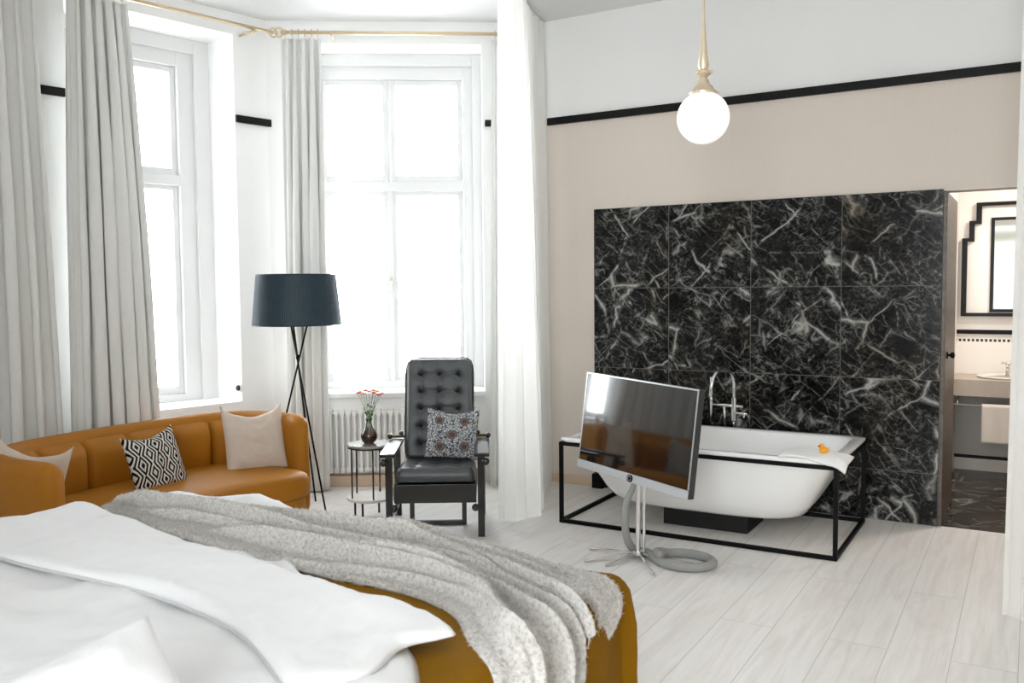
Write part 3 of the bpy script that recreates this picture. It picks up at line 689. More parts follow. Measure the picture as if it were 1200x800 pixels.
# ---------------------------------------------------------------- cushions
def cushion(name, label, w_, h_, th, M, m, pinch=.07, group=None, seed=0, ear=0, sag=.02):
    def side(sgn):
        def f(u, v):
            a, b = 2*u-1, 2*v-1
            x = a*w_/2*(1-pinch*(1-b*b)*abs(a)**2*1.0); y = b*h_/2*(1-pinch*(1-a*a)*abs(b)**2)
            e = (max(0, 1-a**2))**.5*(max(0, 1-b**2))**.5
            z = sgn*th/2*e**.8 + .012*fbm(a*1.7+seed, b*1.7, seed)*e + .004*fbm(a*6, b*6, seed+sgn)*e
            if ear and b > 0: y += ear*(max(0, abs(a)-.55)/.45)**2*b**3; y -= sag*math.exp(-(a*2.0)**2)*max(0, b)**2; 
            return M @ Vector((x, y, z))
        return f
    bm = bmesh.new(); grid(bm, 36, 36, side(1)); grid(bm, 36, 36, side(-1)); bmesh.ops.remove_doubles(bm, verts=bm.verts, dist=.0006)
    o = obj(name, bm, m, smooth=True)
    # the thing's origin sits on the cushion itself
    me = o.data; c = M.translation.copy()
    me.transform(Matrix.Translation(-c)); o.location = c
    return tag(o, label, 'cushion', group)
def basis(c, xdir, ydir):
    x = Vector(xdir).normalized(); y = Vector(ydir); y = (y-x*y.dot(x)).normalized(); z = x.cross(y)
    return Matrix(((x.x, y.x, z.x, c[0]), (x.y, y.y, z.y, c[1]), (x.z, y.z, z.z, c[2]), (0, 0, 0, 1)))
def geo_mat():
    t = NT('black_white_weave'); uv = t.uv(); s = t.n('ShaderNodeSeparateXYZ'); t.set(s.inputs[0], uv)
    def fold(x, k, off=0): return t.math('ABSOLUTE', t.math('SUBTRACT', t.math('FRACT', t.math('ADD', t.math('MULTIPLY', x, k), off)), .5))
    row = t.math('MULTIPLY', t.math('FLOOR', t.math('MULTIPLY', s.outputs['Y'], 3.0)), 0.0)
    a = fold(s.outputs['X'], 3.0); b = fold(s.outputs['Y'], 3.0)
    d = t.math('ADD', t.math('MULTIPLY', a, 1.15), t.math('MULTIPLY', b, .62))
    hexd = t.math('MAXIMUM', t.math('MULTIPLY', a, 1.2), d)
    st = t.math('FRACT', t.math('MULTIPLY', hexd, 4.6)); l1 = t.math('GREATER_THAN', st, .52)
    inner = t.math('LESS_THAN', hexd, .19); blob = t.math('LESS_THAN', t.math('ADD', t.math('MULTIPLY', a, 1.8), b), .13)
    pat = t.math('MULTIPLY', l1, t.math('SUBTRACT', 1, t.math('MULTIPLY', blob, 1)))
    pat = t.math('MULTIPLY', pat, t.math('GREATER_THAN', t.noise(uv, 60, 2).outputs[0], .34))
    t.P(Base_Color=t.mix(pat, srgb('17181c'), srgb('d5d2ca')), Roughness=.9); t.b.inputs['Specular IOR Level'].default_value = .15
    t.bump(t.math('ADD', pat, t.math('MULTIPLY', t.noise(uv, 120, 2).outputs[0], .5)), .3, .003); return t.m
def floral_mat():
    t = NT('floral_weave'); uv = t.uv()
    warp = t.vmath('ADD', uv, t.vmath('SCALE', t.noise(uv, 9, 2).outputs['Color'], scale=.06))
    vo = t.n('ShaderNodeTexVoronoi', feature='F1'); t.set(vo.inputs['Vector'], t.vmath('MULTIPLY', warp, (1, 1, 0))); vo.inputs['Scale'].default_value = 20
    ed = t.n('ShaderNodeTexVoronoi', feature='DISTANCE_TO_EDGE'); t.set(ed.inputs['Vector'], t.vmath('MULTIPLY', warp, (1, .8, 0))); ed.inputs['Scale'].default_value = 24
    leaf = t.math('GREATER_THAN', ed.outputs['Distance'], .085)
    hue = t.ramp(t.noise(uv, 14, 1).outputs[0], [(.35, srgb('8e99a8')), (.5, srgb('c9cbc9')), (.62, srgb('a9a6a0')), (.72, srgb('7d8f86'))])
    base = t.mix(leaf, srgb('3a3e4a'), hue)
    s = t.n('ShaderNodeSeparateXYZ'); t.set(s.inputs[0], uv); X = s.outputs['X']; Y = s.outputs['Y']
    def dist(cx, cy):
        return t.math('SQRT', t.math('ADD', t.math('POWER', t.math('SUBTRACT', X, cx), 2), t.math('POWER', t.math('SUBTRACT', Y, cy), 2)))
    d = dist(.5, .47)
    for c in ((.25, .76), (.72, .76), (.28, .22), (.74, .24)): d = t.math('MINIMUM', d, dist(*c))
    pet = t.math('ADD', d, t.math('MULTIPLY', t.noise(uv, 45, 1).outputs[0], .05))
    ros = t.ramp(pet, [(.0, srgb('5a3532')), (.045, srgb('6b4742')), (.06, srgb('3b3636')), (.085, srgb('7d6d66')), (.115, srgb('4a4848'))])
    base = t.mix(t.math('LESS_THAN', pet, .118), base, ros)
    t.P(Base_Color=base, Roughness=.9); t.b.inputs['Specular IOR Level'].default_value = .15; t.bump(leaf, .15, .002); return t.m

# ---------------------------------------------------------------- sofa
def velvet():
    t = NT('mustard_wool'); o = t.obj(); nz = t.noise(o, 300, 2); big = t.noise(o, 4, 3)
    c = t.mix(nz.outputs[0], srgb('985d04'), srgb('ab7008')); c = t.mix(t.math('MULTIPLY', big.outputs[0], .25), c, srgb('a06406'))
    t.P(Base_Color=c, Roughness=.6); t.b.inputs['Specular IOR Level'].default_value = .35
    t.bump(nz.outputs[0], .12, .002); return t.m
M_MUST = velvet()
so = thing('sofa', 'mustard curved sofa with a rounded low back below the left window curtains', 'sofa', (-1.5, -2.8, 0))
SO = Vector((-1.5, -2.8, 0))
outer = [(-1.17, -1.86), (-1.45, -1.79), (-1.76, -1.86), (-1.93, -2.08), (-2.00, -2.45), (-2.01, -2.85), (-1.99, -3.2), (-1.93, -3.45), (-1.76, -3.66), (-1.44, -3.74), (-1.10, -3.72)]
NS = 150; PO = path([(x, y, 0) for x, y in outer], NS)
def tn(P, i):
    t = (P[min(i+1, len(P)-1)]-P[max(i-1, 0)]).normalized(); return t, Vector((t.y, -t.x, 0))  # n: points inward? fixed below
def inward(P, i):
    t, n_ = tn(P, i); c = Vector((-1.35, -2.8, 0))-P[i]
    return n_ if n_.dot(c) > 0 else -n_
TH = .125; HB = .72
bm = bmesh.new()
def shell_ring(i):
    p = PO[i]; n_ = inward(PO, i); t, _ = tn(PO, i)
    e = min(i, NS-i)/NS*2.0     # 0 at the ends
    k = min(1, e/.055); k = math.sqrt(max(0, 1-(1-k)**2))
    th = TH*(.45+.55*k); top = HB-.05*(1-k); bow = .0
    prof = []
    r = th/2; zb = .09
    sec = [(0.012, zb), (0, zb+.03), (-.006, .3), (0, .5)]
    for a in range(0, 9):
        q = PI*a/8; sec.append((r-r*math.cos(q), top-r+r*math.sin(q)))
    sec += [(th+.002, .5), (th+.002, .3), (th, zb+.03), (th-.012, zb)]
    off = (TH-th)/2
    return [p+n_*(a+off)+Vector((0, 0, b)) for a, b in sec]
R = [[bm.verts.new(q-SO) for q in shell_ring(i)] for i in range(NS+1)]; ns = len(R[0])
for A, B in zip(R, R[1:]):
    for k in range(ns-1): bm.faces.new((A[k], A[k+1], B[k+1], B[k]))
    bm.faces.new((A[-1], A[0], B[0], B[-1]))
bm.faces.new(R[0]); bm.faces.new(R[-1][::-1])
obj('shell', bm, M_MUST, so, auto=60)
# back pads, one by one along the inside of the shell
seams = [.105, .20, .295, .39, .485, .58, .675, .77, .90]
# seam positions tuned so they stand at y about -2.1, -2.41, -2.72, -3.03, -3.34
def idx_at_y(y): 
    return min(range(int(NS*.2), int(NS*.85)), key=lambda i: abs(PO[i].y-y))
sidx = [int(NS*.055), int(NS*.17)]+[idx_at_y(y) for y in (-2.10, -2.41, -2.72, -3.03, -3.34)]+[int(NS*.83), int(NS*.945)]
for a, b in zip(sidx, sidx[1:]):
    bm = bmesh.new()
    def f(u, v, a=a, b=b):
        x = lerp(a, b, u); i = int(x); fr = x-i; p = PO[i].lerp(PO[min(i+1, NS)], fr); n_ = inward(PO, i).lerp(inward(PO, min(i+1, NS)), fr).normalized()
        e = max(0, 1-abs(2*u-1)**5)**.5; top = 1-v
        z = lerp(.36, .655, v)
        bul = (.085 if 2 < a < NS*.8 and a > NS*.1 else .06)*(.25+.75*e)*(1-max(0, (v-.78)/.22)**2.2*.93)+.012*math.sin(v*PI)
        z += .018*e*(v**4)
        return p+n_*(TH-.004+bul)+Vector((0, 0, z))-SO
    grid(bm, 18, 16, f); obj('back_pad', bm, M_MUST, so, smooth=True)
# seat cushion
PI_ = [PO[i]+inward(PO, i)*(TH+.02) for i in range(int(NS*.02), int(NS*.98)+1)]
front = path([PI_[-1], (-.99, -3.58, 0), (-.97, -3.42, 0), (-1.02, -3.1, 0), (-1.09, -2.75, 0), (-1.06, -2.4, 0), (-1.02, -2.2, 0), (-1.06, -2.01, 0), PI_[0]], 100)
loop = [Vector((p.x, p.y, 0)) for p in PI_]+[Vector((p.x, p.y, 0)) for p in front[1:-1]]
def poly_slab(loop, prof, centre):
    """prof: list of (inset fraction, z) from bottom rim over the side to the middle of the top"""
    bm = bmesh.new(); R = []
    for ins, z in prof:
        R.append([bm.verts.new(Vector((lerp(p.x, centre.x, ins), lerp(p.y, centre.y, ins*.6 if abs(p.y-centre.y) > .3 else ins*.6), z))-SO) for p in loop])
    n = len(loop)
    for A, B in zip(R, R[1:]):
        for k in range(n): bm.faces.new((A[k], A[(k+1) % n], B[(k+1) % n], B[k]))
    bm.faces.new(R[0][::-1]); bm.faces.new(R[-1]); return bm
cen = Vector((-1.45, -2.8, 0))
bm = poly_slab(loop, [(.03, .235), (.0, .255), (-.01, .30), (.0, .345), (.03, .375), (.08, .39), (.2, .40), (.5, .405)], cen); obj('seat_cushion', bm, M_MUST, so, auto=70)
bm = poly_slab(loop, [(.05, .09), (.04, .10), (.04, .23), (.06, .237)], cen); obj('seat_base', bm, M_MUST, so, auto=40)
for x, y in ((-1.25, -2.02), (-1.75, -2.1), (-1.25, -3.6), (-1.75, -3.5)):
    bm = bmesh.new(); lathe(bm, [(0, 0), (.018, 0), (.024, .1), (0, .1)], Vector((x, y, 0))-SO, 16); obj('leg', bm, M_BLKMET, so, auto=40)

M_BEIGE = weave('beige_linen', 'cbbdaf', 180, sheen=.1, bump=.3, var=.12)
def onpx(x, y, t_):  # (not used for placement by eye) 
    pass
tilt = lambda ax, deg: None
cushion('throw_cushion', 'beige linen square cushion leaning at the right end of the sofa', .40, .40, .13,
        basis((-1.45, -2.09, .56), (.46, .89, 0), (-.30, .10, .95)), M_BEIGE, .05, seed=2, ear=.05, sag=.03)
cushion('throw_cushion', 'black and white geometric patterned cushion in the middle of the sofa', .35, .35, .12,
        basis((-1.56, -2.765, .53), (.02, 1, .10), (-.30, .0, .95)), geo_mat(), .06, seed=5, ear=.02)
cushion('throw_cushion', 'beige linen cushion tucked behind the left arm of the sofa', .37, .40, .12,
        basis((-1.56, -3.55, .535), (.74, .66, -.22), (-.12, -.02, .95)), M_BEIGE, .05, seed=9, ear=.05, sag=.03)

for q in [o_ for o_ in COL.objects if o_.name.startswith('throw_cushion') and 'sofa' in o_.get('label', '')]: q['group'] = 'cushions on the sofa'
for q in (rod, rod2): q['group'] = 'curtain rods in the bay'

# ---------------------------------------------------------------- floor lamp
lp = thing('floor_lamp', 'black tripod floor lamp with a blue-grey pleated drum shade beside the sofa', 'lamp', (-1.515, -1.616, 0))
LO = Vector((-1.515, -1.616, 0)); feet = [Vector((-1.575, -1.409, 0)), Vector((-1.28, -1.623, 0)), Vector((-1.685, -1.81, 0))]
def shade_mat():
    t = NT('pleated_blue_grey'); o = t.obj(); nz = t.noise(o, 60, 2)
    col = t.mix(nz.outputs[0], srgb('2c3b46'), srgb('36464f')); t.P(Base_Color=col, Roughness=.55, Sheen_Weight=.4, Sheen_Tint=srgb('9fb4c4')); t.b.inputs['Specular IOR Level'].default_value = .4; return t.m
bm = bmesh.new(); NP = 150
def f(u, v):
    a = 2*PI*u; r = lerp(.268, .302, 1-v)+.0035*(1 if int(round(u*NP*4)) % 4 < 2 else -1)
    return Vector((r*math.cos(a), r*math.sin(a), lerp(1.30, 1.645, v)))
grid(bm, NP*4, 6, f, closed_u=True); o = obj('lamp_shade', bm, shade_mat(), lp); o.modifiers.new('s', 'SOLIDIFY').thickness = .003
M_NAVY = mat('navy_trim', '1b2329', .6)
for r, z in ((.268, 1.645), (.302, 1.30)):
    bm = bmesh.new(); tube(bm, [(r*math.cos(2*PI*k/64), r*math.sin(2*PI*k/64), z) for k in range(64)], .004, 6, closed=True); obj('shade_rim', bm, M_NAVY, lp, smooth=True)
bm = bmesh.new(); lathe(bm, [(0, 1.325), (.295, 1.325), (.295, 1.329), (0, 1.329)], n=48); obj('diffuser', bm, mat('white_diffuser', 'e8e6e0', .6), lp)
for ft in feet:
    bm = bmesh.new(); p0 = ft-LO+Vector((0, 0, .004)); c = Vector((-p0.x*.04, -p0.y*.04, 1.07)); tube(bm, [p0, p0+(c-p0)*(1.325/1.07)], .0065, 10); obj('leg', bm, M_BLKMET, lp, smooth=True)
bm = bmesh.new(); sphere(bm, (0, 0, 1.07), .016, 12, (1, 1, 1.3)); obj('joint', bm, M_BLKMET, lp, smooth=True)
bm = bmesh.new(); sphere(bm, (0, 0, 1.47), .045, 16); tube(bm, [(0, 0, 1.33), (0, 0, 1.43)], .016, 10); obj('bulb', bm, mat('bulb_white', 'f2efe8', .4), lp, smooth=True)

# ---------------------------------------------------------------- side table, vase, flowers
TB = Vector((-.94, -1.55, 0))
tb = thing('side_table', 'small round two-tier side table with thin metal rods beside the armchair', 'table', TB)
M_SMOKE = mat('smoked_top', '3b3836', .12, .3, var=.1, coat=.6); M_ROD = mat('dark_rod', '2b2422', .35, .7)
bm = bmesh.new(); lathe(bm, [(0, .488), (.15, .488), (.153, .493), (.153, .5), (.15, .505), (0, .505)], n=48); obj('table_top', bm, mat('stone_top', '8d8984', .12, var=.2, nscale=12, coat=.8), tb, auto=40)
bm = bmesh.new(); lathe(bm, [(.142, .478), (.15, .478), (.15, .4878), (.142, .4878)], n=48); obj('top_rim', bm, M_ROD, tb, auto=40)
bm = bmesh.new(); lathe(bm, [(0, .128), (.157, .128), (.16, .133), (.16, .14), (.157, .145), (0, .145)], n=48); obj('shelf', bm, mat('pale_marble_shelf', 'd6d1ca', .25, var=.08, nscale=8), tb, auto=40)
for k in range(5):
    a = -2.0+2*PI*k/5; bm = bmesh.new(); tube(bm, [(.135*math.cos(a), .135*math.sin(a), .1455), (.135*math.cos(a), .135*math.sin(a), .478)], .0055, 10); obj('rod', bm, M_ROD, tb, smooth=True)
for k in range(4):
    a = -1.35+PI/2*k; bm = bmesh.new(); tube(bm, [(.12*math.cos(a), .12*math.sin(a), 0), (.12*math.cos(a), .12*math.sin(a), .1275)], .0075, 10); obj('leg', bm, M_ROD, tb, smooth=True)
def vase_mat():
    t = NT('tinted_vase_glass'); o = t.obj(); s = t.n('ShaderNodeSeparateXYZ'); t.set(s.inputs[0], o)
    c = t.mix(t.ramp(s.outputs['X'], [(.49, 0), (.51, 1)]), (.25, .33, .22, 1), (.75, .25, .18, 1))
    c = t.ramp(t.math('ADD', t.math('MULTIPLY', s.outputs['X'], 6), .5), [(.2, (.22, .26, .16, 1)), (.5, (.35, .16, .12, 1)), (.85, (.85, .42, .34, 1))])
    c = t.mix(t.ramp(s.outputs['Z'], [(.07, 0), (.12, 1)]), c, (.86, .9, .86, 1))
    gl = t.n('ShaderNodeBsdfGlossy'); gl.inputs['Roughness'].default_value = .03; tr = t.n('ShaderNodeBsdfTransparent'); t.set(tr.inputs[0], c)
    fr = t.n('ShaderNodeFresnel'); fr.inputs['IOR'].default_value = 1.5
    mx = t.n('ShaderNodeMixShader'); t.set(mx.inputs[0], t.math('ADD', fr.outputs[0], .06)); t.set(mx.inputs[1], tr.outputs[0]); t.set(mx.inputs[2], gl.outputs[0]); t.t.links.new(mx.outputs[0], t.out.inputs[0]); return t.m
VO = TB+Vector((-.005, .0, .505))
bm = bmesh.new(); lathe(bm, [(0, .002), (.03, 0), (.045, .012), (.056, .035), (.056, .055), (.045, .08), (.026, .11), (.018, .135), (.018, .15), (.026, .168), (.0245, .168), (.016, .15), (.016, .135), (.024, .11), (.042, .08), (.052, .055), (.052, .035), (.04, .014), (0, .008)], n=40)
o = obj('flower_vase', bm, vase_mat(), smooth=True); o.location = VO; tag(o, 'small bulbous red and green tinted glass vase on the round side table', 'vase')
M_STEM = mat('flower_stem', '3f6b3a', .5, var=.2, nscale=60); M_STEM2 = mat('dry_stem', '8e8f6c', .6)
M_BL = [mat('petal_'+n_, h_, .55, var=.15, nscale=60) for n_, h_ in (('coral', 'd8553a'), ('orange', 'e07a35'), ('rust', 'b5532f'), ('amber', 'd99a3c'))]
rnd = random.Random(4)
heads = [(-.072, .02, .335), (-.052, -.02, .345), (-.02, .02, .35), (-.028, -.03, .335), (.008, .0, .345), (.03, .03, .35), (.038, -.025, .34), (.058, .01, .345), (.072, -.01, .325), (.088, .02, .33)]
aR = math.radians(32); XR = Vector((math.cos(aR), math.sin(aR), 0)); YR = Vector((-XR.y, XR.x, 0))
for k, (hx, hy, hz) in enumerate(heads):
    ro = thing('flower', 'orange-red cut flower standing in the tinted glass vase', 'flower', VO, 0, 'orange cut flowers in the tinted vase')
    base = (XR*(-hx*.15)+YR*(-hy*.15))+Vector((0, 0, .012)); head = XR*hx+YR*hy+Vector((0, 0, hz)); neck = Vector((head.x*.12, head.y*.12, .15)); mid = neck.lerp(head, .5)+Vector((0, 0, .02))
    pth = path([base, neck, mid, head], 24); bm = bmesh.new(); tube(bm, pth, .0016, 6); st = obj('stem', bm, M_STEM if k % 3 else M_STEM2, ro, smooth=True)
    bm = bmesh.new()
    for ring, (np_, L, zz) in enumerate(((7, .016, 0), (5, .011, .004))):
        for q in range(np_):
            a = 2*PI*q/np_+ring*.4+k; dv = Vector((math.cos(a), math.sin(a), .25+.5*ring)).normalized()
            sphere(bm, head+dv*L*.6+Vector((0, 0, zz)), L*.5, 8, (1, 1, .55))
    sphere(bm, head+Vector((0, 0, .005)), .006, 8); obj('blossom', bm, M_BL[k % 4], ro, smooth=True)
    for q in range(5):
        bm = bmesh.new(); b0 = pth[rnd.randint(9, 17)]; a = rnd.uniform(0, 2*PI); L = rnd.uniform(.025, .045); dv = Vector((math.cos(a), math.sin(a), 1.0)).normalized(); sd = dv.cross(Vector((0, 0, 1))).normalized()
        vs = [bm.verts.new(b0), bm.verts.new(b0+dv*L*.5+sd*.005), bm.verts.new(b0+dv*L), bm.verts.new(b0+dv*L*.5-sd*.005)]; bm.faces.new(vs)
        lf = obj('leaf', bm, M_STEM, ro); lf.modifiers.new('s', 'SOLIDIFY').thickness = .0006

# ---------------------------------------------------------------- armchair
aCh = math.radians(32)
chx = thing('armchair', 'black leather button-tufted reclining armchair with flat wooden arms in front of the window', 'chair', (-.264, -1.746, 0), aCh)
def leather():
    t = NT('black_leather'); o = t.obj(); v = t.n('ShaderNodeTexVoronoi'); t.set(v.inputs['Vector'], o); v.inputs['Scale'].default_value = 220
    nz = t.noise(o, 12, 3); t.P(Base_Color=t.mix(nz.outputs[0], srgb('393b3d'), srgb('4b4e50')), Roughness=t.ramp(nz.outputs[0], [(.3, .33), (.7, .45)])); t.bump(v.outputs['Distance'], .15, .002); return t.m
M_LEA = leather(); M_BWOOD = mat('black_wood', '0a0a0a', .28, var=.15, nscale=14, coat=.5)
M_BTN = mat('leather_button', '141415', .4)
def tufted(bm, w_, h_, th, M, bxs, bys, crease):
    """padded slab: buttons at the given positions pull the face in; horizontal creases join them"""
    def top(u, v):
        x, y = (u-.5)*w_, (v-.5)*h_
        rx = min(1, (w_/2-abs(x))/.035); ry = min(1, (h_/2-abs(y))/.035)
        e = math.sqrt(max(0, 1-(1-rx)**2))*math.sqrt(max(0, 1-(1-ry)**2))
        z = th*e
        dmin = 0
        for bx_ in bxs:
            for by_ in bys:
                d = math.hypot(x-bx_, y-by_); dmin = max(dmin, math.exp(-(d/.022)**1.3))
        z -= .030*dmin*e
        for by_ in bys:
            if bxs[0]-.02 < x < bxs[-1]+.02: z -= crease*math.exp(-((y-by_)/.012)**2)*e
        for bx_ in bxs: z -= crease*.35*math.exp(-((x-bx_)/.014)**2)*e
        rr = .045; 
        cx, cy = abs(x)-(w_/2-rr), abs(y)-(h_/2-rr)
        if cx > 0 and cy > 0:
            d = math.hypot(cx, cy); m_ = max(cx, cy)
            if d > 1e-6: k = m_/d; x = math.copysign(w_/2-rr+cx*k, x); y = math.copysign(h_/2-rr+cy*k, y)
        return M @ Vector((x, y, z))
    grid(bm, 84, 110, top)
    def back(u, v):
        p = top(u, v); x, y = (u-.5)*w_, (v-.5)*h_
        q = M.inverted() @ p; q.z = -.0; return M @ q
    grid(bm, 84, 110, back); bmesh.ops.remove_doubles(bm, verts=bm.verts, dist=.0004)
bt = math.radians(17)
Mb = Matrix.Translation((0, .50, .385)) @ Matrix.Rotation(PI/2-bt, 4, 'X') @ Matrix.Translation((0, .35, 0))
bxs = [-.125, 0, .125]; bys = [-.30+.1275*k+.02 for k in range(5)]
bys = [.235-.118*k for k in range(5)]
bm = bmesh.new(); tufted(bm, .455, .70, .075, Mb, bxs, bys, .010); obj('backrest', bm, M_LEA, chx, smooth=True)
br = chx.children[-1] if chx.children else None
for b1 in bxs:
    for b2 in bys:
        bm = bmesh.new(); sphere(bm, Mb @ Vector((b1, b2, .048)), .010, 10, (1, 1, 1)); obj('button', bm, M_BTN, br, smooth=True)
bm = bmesh.new(); c_ = []
for k in range(80):
    a = 2*PI*k/80; ex = 10; r = (abs(math.cos(a))**ex+abs(math.sin(a))**ex)**(-1/ex); c_.append(Mb @ Vector((.229*r*math.cos(a), .352*r*math.sin(a), .018)))
tube(bm, c_, .007, 8, closed=True); obj('piping_or_gap_shade', bm, M_BTN, br, smooth=True)
bm = bmesh.new()
for x in (-.20, .20): seg(bm, Mb @ Vector((x, -.36, -.02)), Mb @ Vector((x, .34, -.02)), .03, .036, up=Vector((1, 0, 0)))
for y in (-.3, 0, .3): seg(bm, Mb @ Vector((-.2, y, -.022)), Mb @ Vector((.2, y, -.022)), .03, .02)
obj('back_frame', bm, M_BWOOD, chx, bev=.003)
Ms = Matrix.Translation((0, .245, .335)) @ Matrix.Rotation(math.radians(-3), 4, 'X')
bm = bmesh.new(); tufted(bm, .50, .50, .085, Ms, [-.13, 0, .13], [-.13, 0, .13], .008); seat_o = obj('seat_cushion', bm, M_LEA, chx, smooth=True)
for b1 in (-.13, 0, .13):
    for b2 in (-.13, 0, .13):
        bm = bmesh.new(); sphere(bm, Ms @ Vector((b1, b2, .058)), .010, 10); obj('button', bm, M_BTN, seat_o, smooth=True)
bm = bmesh.new(); bx(bm, -.255, .255, .0, .03, .215, .332); bx(bm, -.255, .255, .47, .50, .24, .33); bx(bm, -.255, -.225, .03, .47, .24, .33); bx(bm, .225, .255, .03, .47, .24, .33); bx(bm, -.225, .225, .03, .47, .315, .33)
obj('seat_frame', bm, M_BWOOD, chx, bev=.004)
for sx in (-1, 1):
    bm = bmesh.new(); seg(bm, (sx*.285, .015, 0), (sx*.285, .015, .505), .042, .042, up=Vector((0, 1, 0))); obj('leg', bm, M_BWOOD, chx, bev=.004)
    bm = bmesh.new(); seg(bm, (sx*.285, .56, 0), (sx*.285, .50, .505), .04, .042, up=Vector((1, 0, 0))); obj('leg', bm, M_BWOOD, chx, bev=.004)
    bm = bmesh.new(); box(bm, (sx*.29, .265, .519), (.095, .60, .024)); obj('arm', bm, M_BWOOD, chx, bev=.006)
    bm = bmesh.new(); seg(bm, (sx*.285, .04, .22), (sx*.285, .52, .22), .028, .035); seg(bm, (sx*.285, .04, .09), (sx*.285, .54, .09), .022, .03); obj('side_rail', bm, M_BWOOD, chx, bev=.003)
    for y_, z_, r_, nm in ((-.02, .475, .024, 'arm_knob'), (-.02, .19, .024, 'frame_knob')):
        bm = bmesh.new(); sphere(bm, (sx*(.315 if nm == 'arm_knob' else .25), y_, z_), r_, 16); obj(nm, bm, M_BWOOD, chx, smooth=True)
    bm = bmesh.new(); sphere(bm, (sx*.33, .50, .552), .018, 14); obj('back_knob', bm, M_BWOOD, chx, smooth=True)
    bm = bmesh.new(); sphere(bm, (sx*.26, .55, .565), .016, 14); obj('back_knob', bm, M_BWOOD, chx, smooth=True)
bm = bmesh.new(); tube(bm, [(-.33, .545, .545), (.33, .545, .545)], .01, 10); obj('recliner_rod', bm, mat('brass_rod', '6d5a3c', .3, .9), chx, smooth=True)
bm = bmesh.new()
for sx in (-1, 1): seg(bm, (sx*.17, .30, .0), (sx*.17, .30, .24), .03, .026, up=Vector((0, 1, 0)))
bx(bm, -.155, .155, .287, .313, .0, .03)
obj('pull_out_footrest', bm, M_BWOOD, chx, bev=.003)
def Cw(x, y, z):
    X = Vector((math.cos(aCh), math.sin(aCh), 0)); Y = Vector((-X.y, X.x, 0)); return Vector((-.264, -1.746, 0))+X*x+Y*y+Vector((0, 0, z))
Xc = Vector((math.cos(aCh), math.sin(aCh), 0)); Yc = Vector((-Xc.y, Xc.x, 0))
cushion('throw_cushion', 'small floral patterned cushion standing on the black leather armchair', .345, .325, .11, basis(Cw(.095, .355, .585), Xc-Vector((0, 0, .06)), Yc*.32+Vector((0, 0, 1))+Xc*.03), floral_mat(), .05, seed=12, ear=.01)

# ---------------------------------------------------------------- bed
BX0, BX1, BYF, BZ, BYH = -.48, 1.76, -3.45, .575, -5.75
bed = thing('bed', 'large double bed in the foreground under white bedding and a mustard blanket', 'bed', ((BX0+BX1)/2, -4.6, 0))
BO = Vector(((BX0+BX1)/2, -4.6, 0))
def slab(x0, x1, y0, y1, z0, z1): 
    bm = bmesh.new(); bx(bm, x0-BO.x, x1-BO.x, y0-BO.y, y1-BO.y, z0, z1); return bm
obj('mattress', slab(BX0+.04, BX1-.045, BYH, BYF-.045, .30, .568), mat('mattress_white', 'e8e6e2', .9), bed, bev=.05)
obj('bed_base', slab(BX0+.02, BX1-.02, BYH, BYF-.02, .08, .299), mat('base_fabric', '8b8378', .9), bed, bev=.01)
for x in (BX0+.1, BX1-.1):
    for y in (BYF-.12, BYH+.1):
        bm = bmesh.new(); lathe(bm, [(0, 0), (.025, 0), (.03, .08), (0, .08)], Vector((x, y, 0))-BO, 12); obj('leg', bm, M_BLKMET, bed, auto=40)
def drape(x, y, h=0, r=.06, flare=.10, wave=.012, wk=11, wp=0):
    """flat cloth coordinates to a point on / over the edges of the bed"""
    ex = 0; sx = 0
    if x > BX1-r: ex = x-(BX1-r); sx = 1
    elif x < BX0+r: ex = (BX0+r)-x; sx = -1
    ey = max(0, y-(BYF-r)); d = math.hypot(ex, ey)
    bx_ = min(max(x, BX0+r), BX1-r); by_ = min(y, BYF-r)
    if d < 1e-9: return Vector((x, y, BZ+h))
    dirv = Vector((sx*ex/d, ey/d, 0))
    q = r*PI/2
    if d < q: a = d/r; out = r*math.sin(a); dn = r*(1-math.cos(a))
    else: a = PI/2; out = r+flare*(d-q); dn = r+(d-q)*math.sqrt(1-flare**2)
    n_ = dirv*math.sin(a)+Vector((0, 0, math.cos(a)))
    s = (y if ex > ey else x)+(.25*math.atan2(ey, ex+1e-9))
    wv = wave*min(1, dn/.15)*math.sin(s*wk+wp+.8*math.sin(s*4))
    return Vector((bx_, by_, BZ))+dirv*(out+wv)+Vector((0, 0, -dn))+n_*h
# mustard blanket: covers the foot end and hangs over the right side and the foot
def mustard_bl():
    t = NT('mustard_blanket_wool'); o = t.obj(); nz = t.noise(o, 240, 2); c = t.mix(nz.outputs[0], srgb('755002'), srgb('875e05'))
    t.P(Base_Color=c, Roughness=.9); t.b.inputs['Specular IOR Level'].default_value = .15
    t.bump(nz.outputs[0], .3, .003); return t.m
bm = bmesh.new()
def f(u, v):
    x = lerp(.12, BX1+.54, u); y = lerp(-4.95, BYF+.54, v)
    h = .008+.006*fbm(x*2, y*2, 4)+.004*fbm(x*7, y*7, 1)
    return drape(x, y, h, wave=.025, wk=13, wp=1.0, flare=.03)
grid(bm, 110, 100, f); o = obj('blanket', bm, mustard_bl(), smooth=True); md = o.modifiers.new('s', 'SOLIDIFY'); md.thickness = .008; md.offset = 0
tag(o, 'mustard wool blanket over the foot end and right side of the bed', 'blanket')

